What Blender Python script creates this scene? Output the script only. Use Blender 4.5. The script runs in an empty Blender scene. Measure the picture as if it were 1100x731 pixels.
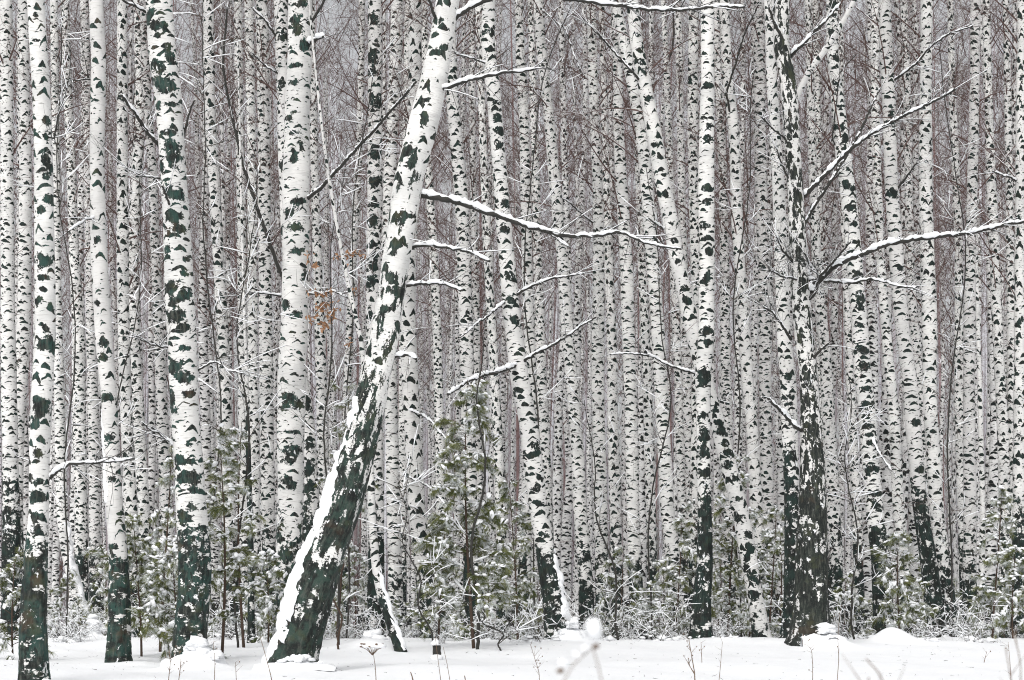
import bpy, math, random
import numpy as np
R = random.Random(7)
rng = np.random.default_rng(11)
FPX, H, HY = 2139.0, 0.7, 650.0        # focal length in photo pixels, eye height (m), horizon row
scene = bpy.context.scene
col = scene.collection

def W(px, py, Y):
    return np.array([(px - 550.0) * Y / FPX, Y, H + (HY - py) * Y / FPX])

# ------------------------------------------------------------------ ground shape
GP = np.array([(-20, 0), (0, 0), (15, 0), (21, 0.0), (25, 0.02), (30, .14), (32, .15), (37, .0), (45, -.15), (60, -.44), (90, -1.0), (130, -1.75), (200, -1.9), (3000, -1.9)], float)
_gy = np.linspace(-20, 200, 2201)
_gz = np.interp(_gy, GP[:, 0], GP[:, 1])
_k = np.hanning(31); _k /= _k.sum()
_gz = np.convolve(np.pad(_gz, 15, mode='edge'), _k, mode='valid')
MOUNDS = []    # x, y, radius, height
def ground(x, y):
    x = np.asarray(x, float); y = np.asarray(y, float)
    z = np.interp(y, _gy, _gz)
    a = np.clip(1 - np.abs(y - 20) / 60, 0, 1)
    z = z + a * (0.022 * np.sin(x * 1.3 + y * .7) + 0.02 * np.sin(x * .55 - y * .9 + 2) + .012 * np.sin(x * 3.1 + 1.7 * y) + .008*np.sin(5.3*x-2.9*y+1))
    for mx, my, mr, mh in MOUNDS:
        d2 = ((x - mx) ** 2 + (y - my) ** 2) / mr ** 2
        z = z + mh * np.exp(-d2 * 1.6)
    return z

# ------------------------------------------------------------------ object helpers
def tag(o, label=None, cat=None, group=None, kind=None):
    if label: o['label'] = label
    if cat: o['category'] = cat
    if group: o['group'] = group
    if kind: o['kind'] = kind
    return o
def thing(name, label, cat, loc=(0, 0, 0), rz=0.0, group=None):
    o = bpy.data.objects.new(name, None); col.objects.link(o)
    o.empty_display_size = .2
    o.location = [float(v) for v in loc]; o.rotation_euler = (0, 0, rz)
    return tag(o, label, cat, group)
def copy_tree(root):
    c = root.copy(); col.objects.link(c)
    for ch in root.children:
        d = ch.copy(); col.objects.link(d); d.parent = c
        for g in ch.children:
            e = g.copy(); col.objects.link(e); e.parent = d
    return c

class MB:
    """collects pieces; builds one mesh object"""
    def __init__(s): s.V = []; s.Q = []; s.T = []; s.A = {}; s.n = 0
    def add(s, V, Q=None, T=None, **attr):
        V = np.asarray(V, float).reshape(-1, 3)
        if Q is not None and len(Q): s.Q.append(np.asarray(Q, int) + s.n)
        if T is not None and len(T): s.T.append(np.asarray(T, int) + s.n)
        for k, v in attr.items(): s.A.setdefault(k, []).append((s.n, np.asarray(v, float)))
        s.V.append(V); s.n += len(V)
    def mesh(s, name, smooth=True):
        me = bpy.data.meshes.new(name)
        V = np.concatenate(s.V) if s.V else np.zeros((0, 3))
        Q = np.concatenate(s.Q) if s.Q else np.zeros((0, 4), int)
        T = np.concatenate(s.T) if s.T else np.zeros((0, 3), int)
        me.vertices.add(len(V)); me.vertices.foreach_set('co', V.astype(np.float32).ravel())
        loops = np.concatenate([Q.ravel(), T.ravel()]).astype(np.int32)
        me.loops.add(len(loops)); me.loops.foreach_set('vertex_index', loops)
        nq, nt = len(Q), len(T)
        st = np.concatenate([np.arange(nq) * 4, nq * 4 + np.arange(nt) * 3]).astype(np.int32)
        me.polygons.add(nq + nt); me.polygons.foreach_set('loop_start', st)
        me.update(calc_edges=True); me.validate()
        for k, parts in s.A.items():
            vec = parts[0][1].ndim == 2
            full = np.zeros((len(V), 3) if vec else len(V), np.float32)
            for o, a in parts: full[o:o + len(a)] = a
            at = me.attributes.new(k, 'FLOAT_VECTOR' if vec else 'FLOAT', 'POINT')
            at.data.foreach_set('vector' if vec else 'value', full.ravel())
        if smooth: me.polygons.foreach_set('use_smooth', np.ones(nq + nt, bool))
        return me
    def build(s, name, mat, parent=None, smooth=True):
        me = s.mesh(name, smooth); me.materials.append(mat)
        o = bpy.data.objects.new(name, me); col.objects.link(o)
        if parent is not None: o.parent = parent
        return o

def tube(P, r, sides=6, flat=1.0):
    """tapered tube along points P with radii r; closed ends"""
    P = np.asarray(P, float); n = len(P); r = np.broadcast_to(np.asarray(r, float), (n,))
    t = np.gradient(P, axis=0); t /= np.linalg.norm(t, axis=1)[:, None] + 1e-9
    up = np.array([0, 0, 1.0]) if abs(t[:, 2]).mean() < .8 else np.array([0, 1.0, 0])
    e1 = np.cross(t, up); e1 /= np.linalg.norm(e1, axis=1)[:, None] + 1e-9
    e2 = np.cross(e1, t)
    ph = np.arange(sides) * 2 * math.pi / sides
    V = P[:, None] + r[:, None, None] * (np.cos(ph)[None, :, None] * e1[:, None] + flat * np.sin(ph)[None, :, None] * e2[:, None])
    V = V.reshape(-1, 3)
    i = np.arange(n - 1)[:, None] * sides; k = np.arange(sides)[None]; k2 = (k + 1) % sides
    Q = np.stack([i + k, i + k2, i + sides + k2, i + sides + k], -1).reshape(-1, 4)
    V = np.concatenate([V, P[:1], P[-1:]]); a = len(V) - 2
    kk = np.arange(sides); kk2 = (kk + 1) % sides
    T = np.concatenate([np.stack([np.full(sides, a), kk2, kk], -1), np.stack([np.full(sides, a + 1), (n - 1) * sides + kk, (n - 1) * sides + kk2], -1)])
    return V, Q, T

def twigs_bulk(P0, D, L, r, bend, segs=2, sides=3):
    """many thin tapered twigs at once: start points, directions, lengths, radii, bend vector"""
    n = len(P0); D = D / (np.linalg.norm(D, axis=1)[:, None] + 1e-9)
    s = np.linspace(0, 1, segs + 1)
    C = P0[:, None] + D[:, None] * (L[:, None, None] * s[None, :, None]) + bend[:, None] * (s ** 2)[None, :, None]
    a = np.where(np.abs(D[:, 2:3]) < .8, np.array([[0, 0, 1.0]]), np.array([[1.0, 0, 0]]))
    e1 = np.cross(D, a); e1 /= np.linalg.norm(e1, axis=1)[:, None]; e2 = np.cross(D, e1)
    ph = np.arange(sides) * 2 * math.pi / sides + .4
    rr = r[:, None] * (1 - .75 * s)[None]
    V = C[:, :, None] + rr[:, :, None, None] * (np.cos(ph)[None, None, :, None] * e1[:, None, None] + np.sin(ph)[None, None, :, None] * e2[:, None, None])
    m = (segs + 1) * sides
    b = np.arange(n)[:, None, None] * m; i = np.arange(segs)[None, :, None] * sides; k = np.arange(sides)[None, None]; k2 = (k + 1) % sides
    Q = np.stack([b + i + k, b + i + k2, b + i + sides + k2, b + i + sides + k], -1).reshape(-1, 4)
    return V.reshape(-1, 3), Q, C

_th, _ph = 8, 5
def _sphere():
    V = [(0, 0, 1)]
    for i in range(1, _ph):
        a = math.pi * i / _ph
        for k in range(_th):
            b = 2 * math.pi * (k + .5 * (i % 2)) / _th
            V.append((math.sin(a) * math.cos(b), math.sin(a) * math.sin(b), math.cos(a)))
    V.append((0, 0, -1)); Q = []; T = []
    for k in range(_th):
        k2 = (k + 1) % _th
        T.append((0, 1 + k, 1 + k2))
        for i in range(_ph - 2): Q.append((1 + i * _th + k, 1 + (i + 1) * _th + k, 1 + (i + 1) * _th + k2, 1 + i * _th + k2))
        e = 1 + (_ph - 2) * _th; T.append((len(V) - 1, e + k2, e + k))
    return np.array(V), np.array(Q), np.array(T)
SPH = _sphere()
def lump(mb, c, rx, ry, rz, g, rot=0.0, tilt=0.0):
    V, Q, T = SPH
    d = 1 + .22 * np.sin(V @ g.uniform(-4, 4, 3) + g.uniform(0, 6)) + .12 * g.standard_normal(len(V))
    P = V * d[:, None] * np.array([rx, ry, rz])
    P[:, 2] = np.where(P[:, 2] < 0, P[:, 2] * .45, P[:, 2])
    P = P @ np.array([[math.cos(tilt), 0, math.sin(tilt)], [0, 1, 0], [-math.sin(tilt), 0, math.cos(tilt)]])
    P = P @ np.array([[math.cos(rot), math.sin(rot), 0], [-math.sin(rot), math.cos(rot), 0], [0, 0, 1]])
    mb.add(P + np.asarray(c), Q, T)

# ------------------------------------------------------------------ node helpers
class NT:
    def __init__(s, name):
        s.m = bpy.data.materials.new(name); s.m.use_nodes = True
        s.t = s.m.node_tree; s.b = s.t.nodes['Principled BSDF']
    def n(s, typ, **kw):
        o = s.t.nodes.new(typ)
        for k, v in kw.items(): setattr(o, k, v)
        return o
    def put(s, sock, v):
        if isinstance(v, bpy.types.NodeSocket): s.t.links.new(v, sock)
        elif v is not None: sock.default_value = v
    def math(s, op, a, b=None, c=None, clamp=False):
        o = s.n('ShaderNodeMath', operation=op, use_clamp=clamp)
        for i, v in enumerate((a, b, c)):
            if v is not None: s.put(o.inputs[i], v)
        return o.outputs[0]
    def vmath(s, op, a, b=None):
        o = s.n('ShaderNodeVectorMath', operation=op)
        s.put(o.inputs[0], a)
        if b is not None: s.put(o.inputs[1], b)
        return o.outputs[0]
    def attr(s, name, out='Vector'):
        return s.n('ShaderNodeAttribute', attribute_name=name).outputs[out]
    def noise(s, vec, scale, detail=3, rough=.55, out='Fac', dim='3D'):
        o = s.n('ShaderNodeTexNoise', noise_dimensions=dim)
        s.put(o.inputs['Vector'], vec); o.inputs['Scale'].default_value = scale
        o.inputs['Detail'].default_value = detail; o.inputs['Roughness'].default_value = rough
        return o.outputs[out]
    def sstep(s, v, lo, hi):
        o = s.n('ShaderNodeMapRange', interpolation_type='SMOOTHSTEP')
        s.put(o.inputs[0], v); s.put(o.inputs[1], lo); s.put(o.inputs[2], hi)
        return o.outputs[0]
    def mix(s, f, a, b):
        o = s.n('ShaderNodeMix', data_type='RGBA')
        s.put(o.inputs['Factor'], f)
        for k, v in ((6, a), (7, b)):
            s.put(o.inputs[k], v if isinstance(v, bpy.types.NodeSocket) else (*v, 1))
        return o.outputs[2]
    def sep(s, v):
        o = s.n('ShaderNodeSeparateXYZ'); s.put(o.inputs[0], v); return o.outputs
    def bump(s, h, strength, dist):
        o = s.n('ShaderNodeBump'); o.inputs['Strength'].default_value = strength; o.inputs['Distance'].default_value = dist
        s.put(o.inputs['Height'], h); s.put(s.b.inputs['Normal'], o.outputs[0])

def bark_material(name, cu, cv, dens, thick, teal, patch_amp, patch_sc, stretch=1.0, snow=.35, white=(.80, .79, .765), soft=.02, under=(.60, .60, .585), brown=0.0, fl=.45, rough=0.0, lift=1.0, aslope=1.3):
    N = NT(name); N.b.inputs['Roughness'].default_value = .75; N.b.inputs['Specular IOR Level'].default_value = .25
    uv = N.attr('buv'); patch = N.attr('patch', 'Fac')
    wv = N.noise(uv, 9.0, 3, .6, 'Color')
    wv = N.vmath('SUBTRACT', wv, (.5, .5, .5))
    P = N.vmath('ADD', uv, N.vmath('MULTIPLY', wv, (.085, .055, 0)))
    oi = N.n('ShaderNodeObjectInfo').outputs['Random']
    o2 = N.math('FRACT', N.math('MULTIPLY', oi, 17.3)); o3 = N.math('FRACT', N.math('MULTIPLY', oi, 91.7))
    cs = N.n('ShaderNodeCombineXYZ'); N.put(cs.inputs[0], N.math('MULTIPLY_ADD', o2, .5, .75)); N.put(cs.inputs[1], N.math('MULTIPLY_ADD', o3, .75, .65))
    q = N.vmath('MULTIPLY', N.vmath('MULTIPLY', P, cs.outputs[0]), (1 / cu, 1 / cv, 0))
    vo = N.n('ShaderNodeTexVoronoi', voronoi_dimensions='2D'); N.put(vo.inputs['Vector'], q); vo.inputs['Scale'].default_value = 1; vo.inputs['Randomness'].default_value = .92
    d = N.vmath('SUBTRACT', q, vo.outputs['Position'])
    dx, dy, _ = N.sep(d); r1, r2, r3 = N.sep(vo.outputs['Color'])
    adx = N.math('ABSOLUTE', dx)
    rx = N.math('SQRT', N.math('ADD', N.math('MULTIPLY', dx, dx), .008))
    a = N.math('MULTIPLY_ADD', r1, aslope, .12)
    # each mark tilts its own way and arches like an eyebrow
    r4 = N.math('FRACT', N.math('MULTIPLY', N.math('ADD', r1, r2), 7.31))
    tilt = N.math('MULTIPLY', N.math('SUBTRACT', r4, .5), .7)
    h = N.math('ADD', dy, N.math('MULTIPLY', a, rx)); h = N.math('ADD', h, N.math('MULTIPLY', tilt, dx)); h = N.math('SUBTRACT', h, .14)
    w = N.math('MULTIPLY_ADD', N.math('MULTIPLY', r2, r2), .40, .30)
    xr = N.math('DIVIDE', dx, w); xr2 = N.math('MULTIPLY', xr, xr)
    tk = N.math('MULTIPLY', N.math('MULTIPLY_ADD', r4, 1.1, .45), thick)
    t = N.math('MULTIPLY', N.math('SUBTRACT', 1.0, xr2), tk)
    g = N.math('SUBTRACT', t, N.math('ABSOLUTE', h))
    chev = N.sstep(g, 0.0, soft)
    # each mark is present or not; a slow noise thins them out here and there
    slow = N.noise(uv, 1.1, 1)
    lim = N.math('MULTIPLY_ADD', N.math('SUBTRACT', slow, .5), 1.1, dens)
    lim = N.math('MAXIMUM', lim, dens * .35)
    lim = N.math('MULTIPLY', lim, N.math('MULTIPLY_ADD', N.math('FRACT', N.math('MULTIPLY', oi, 43.1)), .75, .6))
    chev = N.math('MULTIPLY', chev, N.math('LESS_THAN', r3, lim))
    # small flecks and short bars between the big marks
    q2 = N.vmath('MULTIPLY', P, (2.1 / cu, 2.9 / cv, 0))
    v2 = N.n('ShaderNodeTexVoronoi', voronoi_dimensions='2D'); N.put(v2.inputs['Vector'], q2); v2.inputs['Scale'].default_value = 1
    d2 = N.vmath('SUBTRACT', q2, v2.outputs['Position']); fx, fy, _ = N.sep(d2); s1, s2, s3 = N.sep(v2.outputs['Color'])
    fw = N.math('MULTIPLY_ADD', s1, .35, .12); fr = N.math('DIVIDE', fx, fw)
    fg = N.math('SUBTRACT', N.math('MULTIPLY', N.math('SUBTRACT', 1.0, N.math('MULTIPLY', fr, fr)), N.math('MULTIPLY_ADD', s2, .16, .05)), N.math('ABSOLUTE', N.math('ADD', fy, N.math('MULTIPLY', N.math('ABSOLUTE', fx), N.math('SUBTRACT', s2, .3)))))
    fleck = N.math('MULTIPLY', N.sstep(fg, 0.0, soft * 2), N.math('LESS_THAN', s3, dens * fl))
    chev = N.math('MAXIMUM', chev, fleck)
    # rough dark bark and lichen patches
    ps = N.vmath('MULTIPLY', uv, (1, 1 / stretch, 1))
    pn = N.noise(ps, patch_sc, 5, .62)
    pv = N.math('ADD', patch, N.math('MULTIPLY', N.math('SUBTRACT', pn, .5), patch_amp))
    fine0 = N.noise(N.vmath('MULTIPLY', uv, (1, 1.6, 1)), 38, 3, .6)
    pv = N.math('ADD', pv, N.math('MULTIPLY', N.math('SUBTRACT', fine0, .5), rough))
    pm = N.sstep(pv, .47, .53)
    dark = N.math('MAXIMUM', chev, pm)
    # paper bark
    low = N.noise(uv, 2.3, 4, .6)
    base = N.mix(N.sstep(low, .35, .7), white, under)
    ln = N.noise(N.vmath('MULTIPLY', uv, (9, 120, 1)), 1.0, 2, .5)
    base = N.mix(N.math('MULTIPLY', N.sstep(ln, .56, .70), .45), base, (.30, .28, .26))
    fine = N.noise(uv, 60, 3, .6)
    base = N.mix(N.math('MULTIPLY', N.math('POWER', oi, 1.6), .55), base, (.47, .455, .45))
    base = N.mix(N.math('MULTIPLY', N.sstep(N.noise(N.vmath('MULTIPLY', uv, (3, 14, 1)), 1.0, 4, .65), .52, .72), .35), base, (.46, .45, .44))
    tn = N.noise(uv, 7, 4, .6)
    tv = N.sstep(tn, .38, .62)
    dk = N.mix(tv, (.011, .014, .013), teal)
    fur = N.noise(N.vmath('MULTIPLY', uv, (34, 7, 1)), 1.0, 4, .65)
    dk = N.mix(N.math('MULTIPLY', N.sstep(fur, .46, .70), .6 * lift), dk, (.10, .105, .09))
    dk = N.mix(N.math('MULTIPLY', N.sstep(N.noise(N.vmath('MULTIPLY', uv, (22, 5, 1)), 1.3, 3, .6), .55, .62), .8), dk, (.008, .009, .009))
    dk = N.mix(N.math('MULTIPLY', N.sstep(fine, .5, .75), .3 * lift), dk, (.11, .12, .10))
    dk = N.mix(N.math('MULTIPLY', N.sstep(N.noise(uv, 4.3, 3), .56, .68), .45 * lift), dk, (.055, .062, .030))
    if brown: dk = N.mix(N.math('MULTIPLY', N.sstep(N.noise(uv, 3.0, 3), .62, .7), brown), dk, (.10, .055, .03))
    c = N.mix(dark, base, dk)
    # wind-blown snow caught in the rough bark
    sn = N.noise(N.vmath('MULTIPLY', P, (1.3, .7, 1)), 13, 6, .68)
    scl = N.noise(uv, 2.6, 3, .6)
    sn = N.math('ADD', sn, N.math('MULTIPLY', N.math('SUBTRACT', scl, .5), .45))
    sm = N.math('MULTIPLY', N.sstep(sn, .69 - .10 * snow, .74 - .10 * snow), pm)
    c = N.mix(sm, c, (.86, .87, .88))
    N.put(N.b.inputs['Base Color'], c)
    hgt = N.math('ADD', N.math('MULTIPLY', dark, N.math('MULTIPLY_ADD', tn, 1.2, -.9)), N.math('ADD', N.math('MULTIPLY', fine, .3), N.math('MULTIPLY', N.math('MULTIPLY', fur, pm), 1.6)))
    N.bump(hgt, .55, .012)
    return N.m

TEAL = (.024, .058, .049)
DTEAL = (.014, .029, .025)
M = {}
M['near'] = bark_material('birch_bark_near', .18, .16, .85, .17, TEAL, 2.0, 8.0, 1.0, .5, brown=.35, fl=.45, rough=.6)
M['lean'] = bark_material('birch_bark_rough', .20, .24, .75, .15, (.028, .052, .042), 2.4, 9.0, 3.2, .55, brown=.2, rough=.6)
M['gnarled'] = bark_material('birch_bark_gnarled', .15, .19, 1.3, .27, (.020, .026, .022), 2.9, 9.0, 2.6, .6, brown=.2, rough=.7)
M['mid'] = bark_material('birch_bark', .185, .135, 1.2, .20, DTEAL, 2.0, 6.5, 1.1, .9, rough=.4, lift=.3)
M['sparse'] = bark_material('birch_bark_clean', .20, .15, 1.05, .20, DTEAL, 2.0, 6.5, 1.1, .7, rough=.4, lift=.4)
M['dense'] = bark_material('birch_bark_dark_marked', .18, .13, 1.5, .24, DTEAL, 2.1, 5.5, 1.5, .7, rough=.45, lift=.2)
M['far'] = bark_material('birch_bark_far', .23, .155, 1.6, .27, (.010, .013, .013), 2.0, 4.0, 1.0, 1.0, white=(.74, .735, .72), under=(.54, .535, .535), soft=.05, lift=.05, fl=.6)

def snow_material():
    N = NT('snow'); N.b.inputs['Roughness'].default_value = .55; N.b.inputs['Specular IOR Level'].default_value = .2
    co = N.n('ShaderNodeTexCoord').outputs['Object']
    n1 = N.noise(co, 3.0, 5, .6); n2 = N.noise(co, 40, 3, .6)
    N.put(N.b.inputs['Base Color'], N.mix(n1, (.86, .875, .90), (.92, .925, .93)))
    N.bump(N.math('ADD', N.math('MULTIPLY', n1, .6), N.math('MULTIPLY', n2, .15)), .5, .04)
    return N.m
M['snow'] = snow_material()

def twig_material(name, c1, c2, snow=.5, thr=.25):
    N = NT(name); N.b.inputs['Roughness'].default_value = .85; N.b.inputs['Specular IOR Level'].default_value = .15
    co = N.n('ShaderNodeTexCoord').outputs['Object']
    ge = N.n('ShaderNodeNewGeometry').outputs['Normal']; nz = N.sep(ge)[2]
    n1 = N.noise(co, 6, 2); n2 = N.noise(co, 3.3, 3)
    c = N.mix(n1, c1, c2)
    up = N.math('MULTIPLY', N.sstep(nz, thr, thr + .25), N.sstep(n2, .62 - .3 * snow, .70 - .3 * snow))
    N.put(N.b.inputs['Base Color'], N.mix(up, c, (.84, .85, .87)))
    return N.m
M['twig'] = twig_material('twig_bark', (.070, .043, .038), (.15, .098, .086), .36)
M['branch'] = twig_material('branch_bark', (.020, .022, .021), (.07, .066, .06), .35, .45)
M['shrub'] = twig_material('shrub_bark', (.030, .027, .022), (.085, .075, .055), .45, .35)
M['stem'] = twig_material('pine_stem_bark', (.045, .030, .024), (.10, .072, .055), .35, .4)
M['weed'] = twig_material('dry_stem', (.12, .075, .045), (.20, .14, .10), .1, .6)

def tinted(name):
    N = NT(name); N.b.inputs['Roughness'].default_value = .9; N.b.inputs['Specular IOR Level'].default_value = .1
    t = N.attr('tint', 'Fac')
    r = N.n('ShaderNodeValToRGB'); N.put(r.inputs[0], t)
    e = r.color_ramp.elements
    e[0].position = 0; e[0].color = (.060, .030, .027, 1)
    e[1].position = 1; e[1].color = (.80, .81, .85, 1)
    for p, c in ((.35, (.16, .088, .080, 1)), (.6, (.27, .18, .175, 1)), (.75, (.42, .39, .41, 1))):
        x = e.new(p); x.color = c
    N.put(N.b.inputs['Base Color'], r.outputs[0]); return N.m
M['wood'] = tinted('far_twigs')

def needle_material():
    N = NT('pine_needles'); N.b.inputs['Roughness'].default_value = .6; N.b.inputs['Specular IOR Level'].default_value = .2
    t = N.attr('tint', 'Fac')
    r = N.n('ShaderNodeValToRGB'); N.put(r.inputs[0], t); e = r.color_ramp.elements; e[0].color = (.035, .055, .028, 1); e[1].color = (.80, .82, .84, 1); e[1].position = 1
    for p, c in ((.45, (.13, .15, .05, 1)), (.72, (.28, .29, .13, 1)), (.80, (.45, .49, .47, 1))):
        x = e.new(p); x.color = c
    N.put(N.b.inputs['Base Color'], r.outputs[0]); return N.m
M['needle'] = needle_material()
def leaf_material():
    N = NT('dry_leaf'); N.b.inputs['Roughness'].default_value = .8
    co = N.n('ShaderNodeTexCoord').outputs['Object']
    N.put(N.b.inputs['Base Color'], N.mix(N.noise(co, 14, 2), (.26, .12, .055), (.46, .27, .15))); return N.m
M['leaf'] = leaf_material()

# ------------------------------------------------------------------ birch building
def smooth1(a, k):
    if k < 3: return a
    w = np.hanning(k + 2)[1:-1]; w /= w.sum()
    return np.convolve(np.pad(a, k // 2, mode='edge'), w, mode='valid')[:len(a)]

def trunk_curve(pts, Z, top, step):
    """pts: (px, py, width px) from top to bottom. Returns centre line, radii, rows"""
    p = np.array(sorted(pts, key=lambda q: -q[1]), float)
    x = (p[:, 0] - 550) * Z / FPX; z = H + (HY - p[:, 1]) * Z / FPX; w = p[:, 2] * Z / FPX
    sl = (x[1] - x[0]) / (z[1] - z[0])
    g = float(ground(x[0], Z)); zb = g - .12
    if z[0] > zb + .02:
        x = np.insert(x, 0, x[0] + sl * (zb - z[0])); w = np.insert(w, 0, w[0] * 1.04); z = np.insert(z, 0, zb)
    st = (x[-1] - x[-3]) / (z[-1] - z[-3]) if len(x) > 3 else (x[-1] - x[-2]) / (z[-1] - z[-2])
    zt = z[-1]; ze = max(top, zt + 4)
    # above the picture the trunk goes on, straightening, to its tip
    za = np.linspace(zt, ze, 6)[1:]; u = (za - zt)
    x2 = x[-1] + st * u * .75; w2 = w[-1] + (0.025 - w[-1]) * (u / u[-1]) ** 1.15
    zz = np.concatenate([np.arange(z[0], zt, step), np.arange(zt, ze, .25), [ze]])
    X = np.interp(zz, np.concatenate([z, za]), np.concatenate([x, x2])); Wd = np.interp(zz, np.concatenate([z, za]), np.concatenate([w, w2]))
    k = int(.5 / step * (Z / 30)) | 1
    n0 = int((zt - z[0]) / step)
    X[:n0] = smooth1(X, k)[:n0]; Wd[:n0] = smooth1(Wd, k)[:n0]
    return X, zz, Wd, g

def trunk_obj(key, pts, Z, mat, parent, base, top=17.0, hero=False, dark_y=640, bias=0.0, blobs=(), seed=0, soft=45):
    step = .03 if hero else .07
    n = 44 if hero else 14
    X, zz, Wd, g = trunk_curve(pts, Z, top, step)
    gr = np.random.default_rng(seed)
    dxdz = np.gradient(X, zz); cs = 1 / np.sqrt(1 + dxdz ** 2)
    r = Wd / 2 * cs
    r = r * (1 + .22 * np.exp(-np.clip(zz - g, 0, 9) / .12))
    Yc = Z + .04 * np.sin(zz * gr.uniform(.3, .6) + gr.uniform(0, 6)) - .04
    ph = math.pi / 2 + 2 * math.pi * np.arange(n + 1) / n
    e1 = np.stack([cs, 0 * cs, -dxdz * cs], -1); e2 = np.array([0, 1.0, 0])
    arc = np.concatenate([[0], np.cumsum(np.hypot(np.diff(X), np.diff(zz)))])
    rr = np.repeat(r[:, None], n + 1, 1)
    PH, AR = np.meshgrid(ph, arc)
    ty = np.clip(np.interp(HY - (zz - H) * FPX / Z, [dark_y - 60, dark_y + 40], [0, 1]), 0, 1)[:, None]
    o1, o2, o3 = gr.uniform(0, 6, 3)
    rr = rr * (1 + .025 * np.sin(2 * PH + AR * 2.1 + o1) + .018 * np.sin(3 * PH - AR * 4.7 + o2) + (.03 + .03 * ty) * np.sin(5 * PH + 1.3 * np.sin(AR * 3 + o3)) * ty)
    if hero: rr = rr * (1 + .012 * gr.standard_normal(rr.shape) * (ty * 1.3 + .05))
    C = np.stack([X, Yc, zz], -1)
    V = C[:, None] + rr[:, :, None] * (np.cos(PH)[:, :, None] * e1[:, None] + np.sin(PH)[:, :, None] * e2[None, None])
    s = np.cos(PH); front = V[:, :, 1] < C[:, None, 1] + .02
    py = HY - (V[:, :, 2] - H) * FPX / Z
    soft = soft * 2.4 if soft < 60 else soft
    patch = np.clip((py - dark_y) / (2 * soft) + .5, 0, .74) + bias * .8
    patch = np.minimum(patch, .70 if not hero else (.76 if soft > 150 else .69))
    rp = (rr * FPX / Z)
    for (by, off, rx, ry) in blobs:
        dd = np.sqrt(((s - off) * rp / rx) ** 2 + ((py - by) / ry) ** 2)
        patch = np.where(front, np.maximum(patch, 1.02 - .55 * dd), patch)
    rm = float(np.median(r[:max(4, int(len(r) * .4))]))
    o = gr.uniform(0, 40, 3)
    buv = np.stack([PH * rm + o[0], AR + o[1], 0 * AR + o[2]], -1)
    m = n + 1; i = np.arange(len(zz) - 1)[:, None] * m; k = np.arange(n)[None]
    Q = np.stack([i + k, i + k + 1, i + m + k + 1, i + m + k], -1).reshape(-1, 4)
    mb = MB(); mb.add(V.reshape(-1, 3) - np.asarray(base), Q, buv=buv.reshape(-1, 3), patch=patch.ravel())
    t = mb.build('trunk', mat, parent)
    return t, (X, zz, r, Yc, dxdz)

def snow_side(curve, parent, base, side, py0, py1, Z, wid, thick, seed):
    """a plaster of snow on the upper side of a leaning trunk; ragged edges dip into the bark"""
    X, zz, r, Yc, dxdz = curve; gr = np.random.default_rng(seed)
    z0, z1 = H + (HY - py1) * Z / FPX, H + (HY - py0) * Z / FPX
    zs = np.arange(z0, z1, .022)
    x = np.interp(zs, zz, X); rr = np.interp(zs, zz, r); dd = np.interp(zs, zz, dxdz); yy = np.interp(zs, zz, Yc)
    cs = 1 / np.sqrt(1 + dd ** 2)
    n = 22; ph = np.linspace(-wid, wid, n)
    ctr = (0 if side > 0 else math.pi) - side * .35 * -1 * (-1)
    A = ctr + ph[None] * side + 0 * zs[:, None]
    Zg = zs[:, None] + 0 * A
    nse = sum(a * np.sin(f * Zg + g * A * 1.0 + p) for a, f, g, p in [(.5, gr.uniform(6, 9), 2.1, gr.uniform(0, 6)), (.4, gr.uniform(14, 19), -3.3, gr.uniform(0, 6)), (.35, gr.uniform(28, 36), 5.1, gr.uniform(0, 6)), (.3, gr.uniform(45, 60), 7.0, gr.uniform(0, 6))])
    edge = 1 - (np.abs(ph)[None] / wid) ** 2 * 1.35
    endf = np.clip(np.minimum((zs - z0) * 4, (z1 - zs)) / 1.0, 0, 1)[:, None]
    off = thick * np.clip(edge + .8 * nse - .9 * (1 - endf), -.5, 1.25) 
    e1 = np.stack([cs, 0 * cs, -dd * cs], -1)
    V = np.stack([x, yy, zs], -1)[:, None] + (rr[:, None] + off)[:, :, None] * (np.cos(A)[:, :, None] * e1[:, None] + np.sin(A)[:, :, None] * np.array([0, 1.0, 0]))
    i = np.arange(len(zs) - 1)[:, None] * n; k = np.arange(n - 1)[None]
    Q = np.stack([i + k, i + k + 1, i + n + k + 1, i + n + k], -1).reshape(-1, 4)
    mb = MB(); mb.add(V.reshape(-1, 3) - np.asarray(base), Q)
    for q in range(int(len(zs) * .35 * (thick / .05))):
        a = gr.integers(8, len(zs) - 20); b = int(np.clip(n / 2 + gr.normal(0, n * .26), 0, n - 1))
        if gr.random() < .75 and abs(b - n / 2) < n * .2: continue
        c = np.array([x[a], yy[a], zs[a]]) + (rr[a] + .004) * (math.cos(A[a, b]) * e1[a] + math.sin(A[a, b]) * np.array([0, 1.0, 0])) - np.asarray(base)
        sz = gr.uniform(.008, .034) * thick / .05
        lump(mb, c, sz, sz, sz * gr.uniform(.9, 1.8), gr, gr.uniform(0, 6))
    return tag(mb.build('snow', M['snow'], parent), kind='stuff')

def spline(P, n):
    P = np.asarray(P, float)
    d = np.concatenate([[0], np.cumsum(np.linalg.norm(np.diff(P, axis=0), axis=1))])
    s = np.linspace(0, d[-1], n)
    Q = np.stack([np.interp(s, d, P[:, i]) for i in range(3)], -1)
    if n > 8:
        Q0, Q1 = Q[0].copy(), Q[-1].copy()
        for i in range(3): Q[:, i] = smooth1(Q[:, i], max(3, (n // 7) | 1))
        Q[0], Q[-1] = Q0, Q1
    return Q

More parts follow.
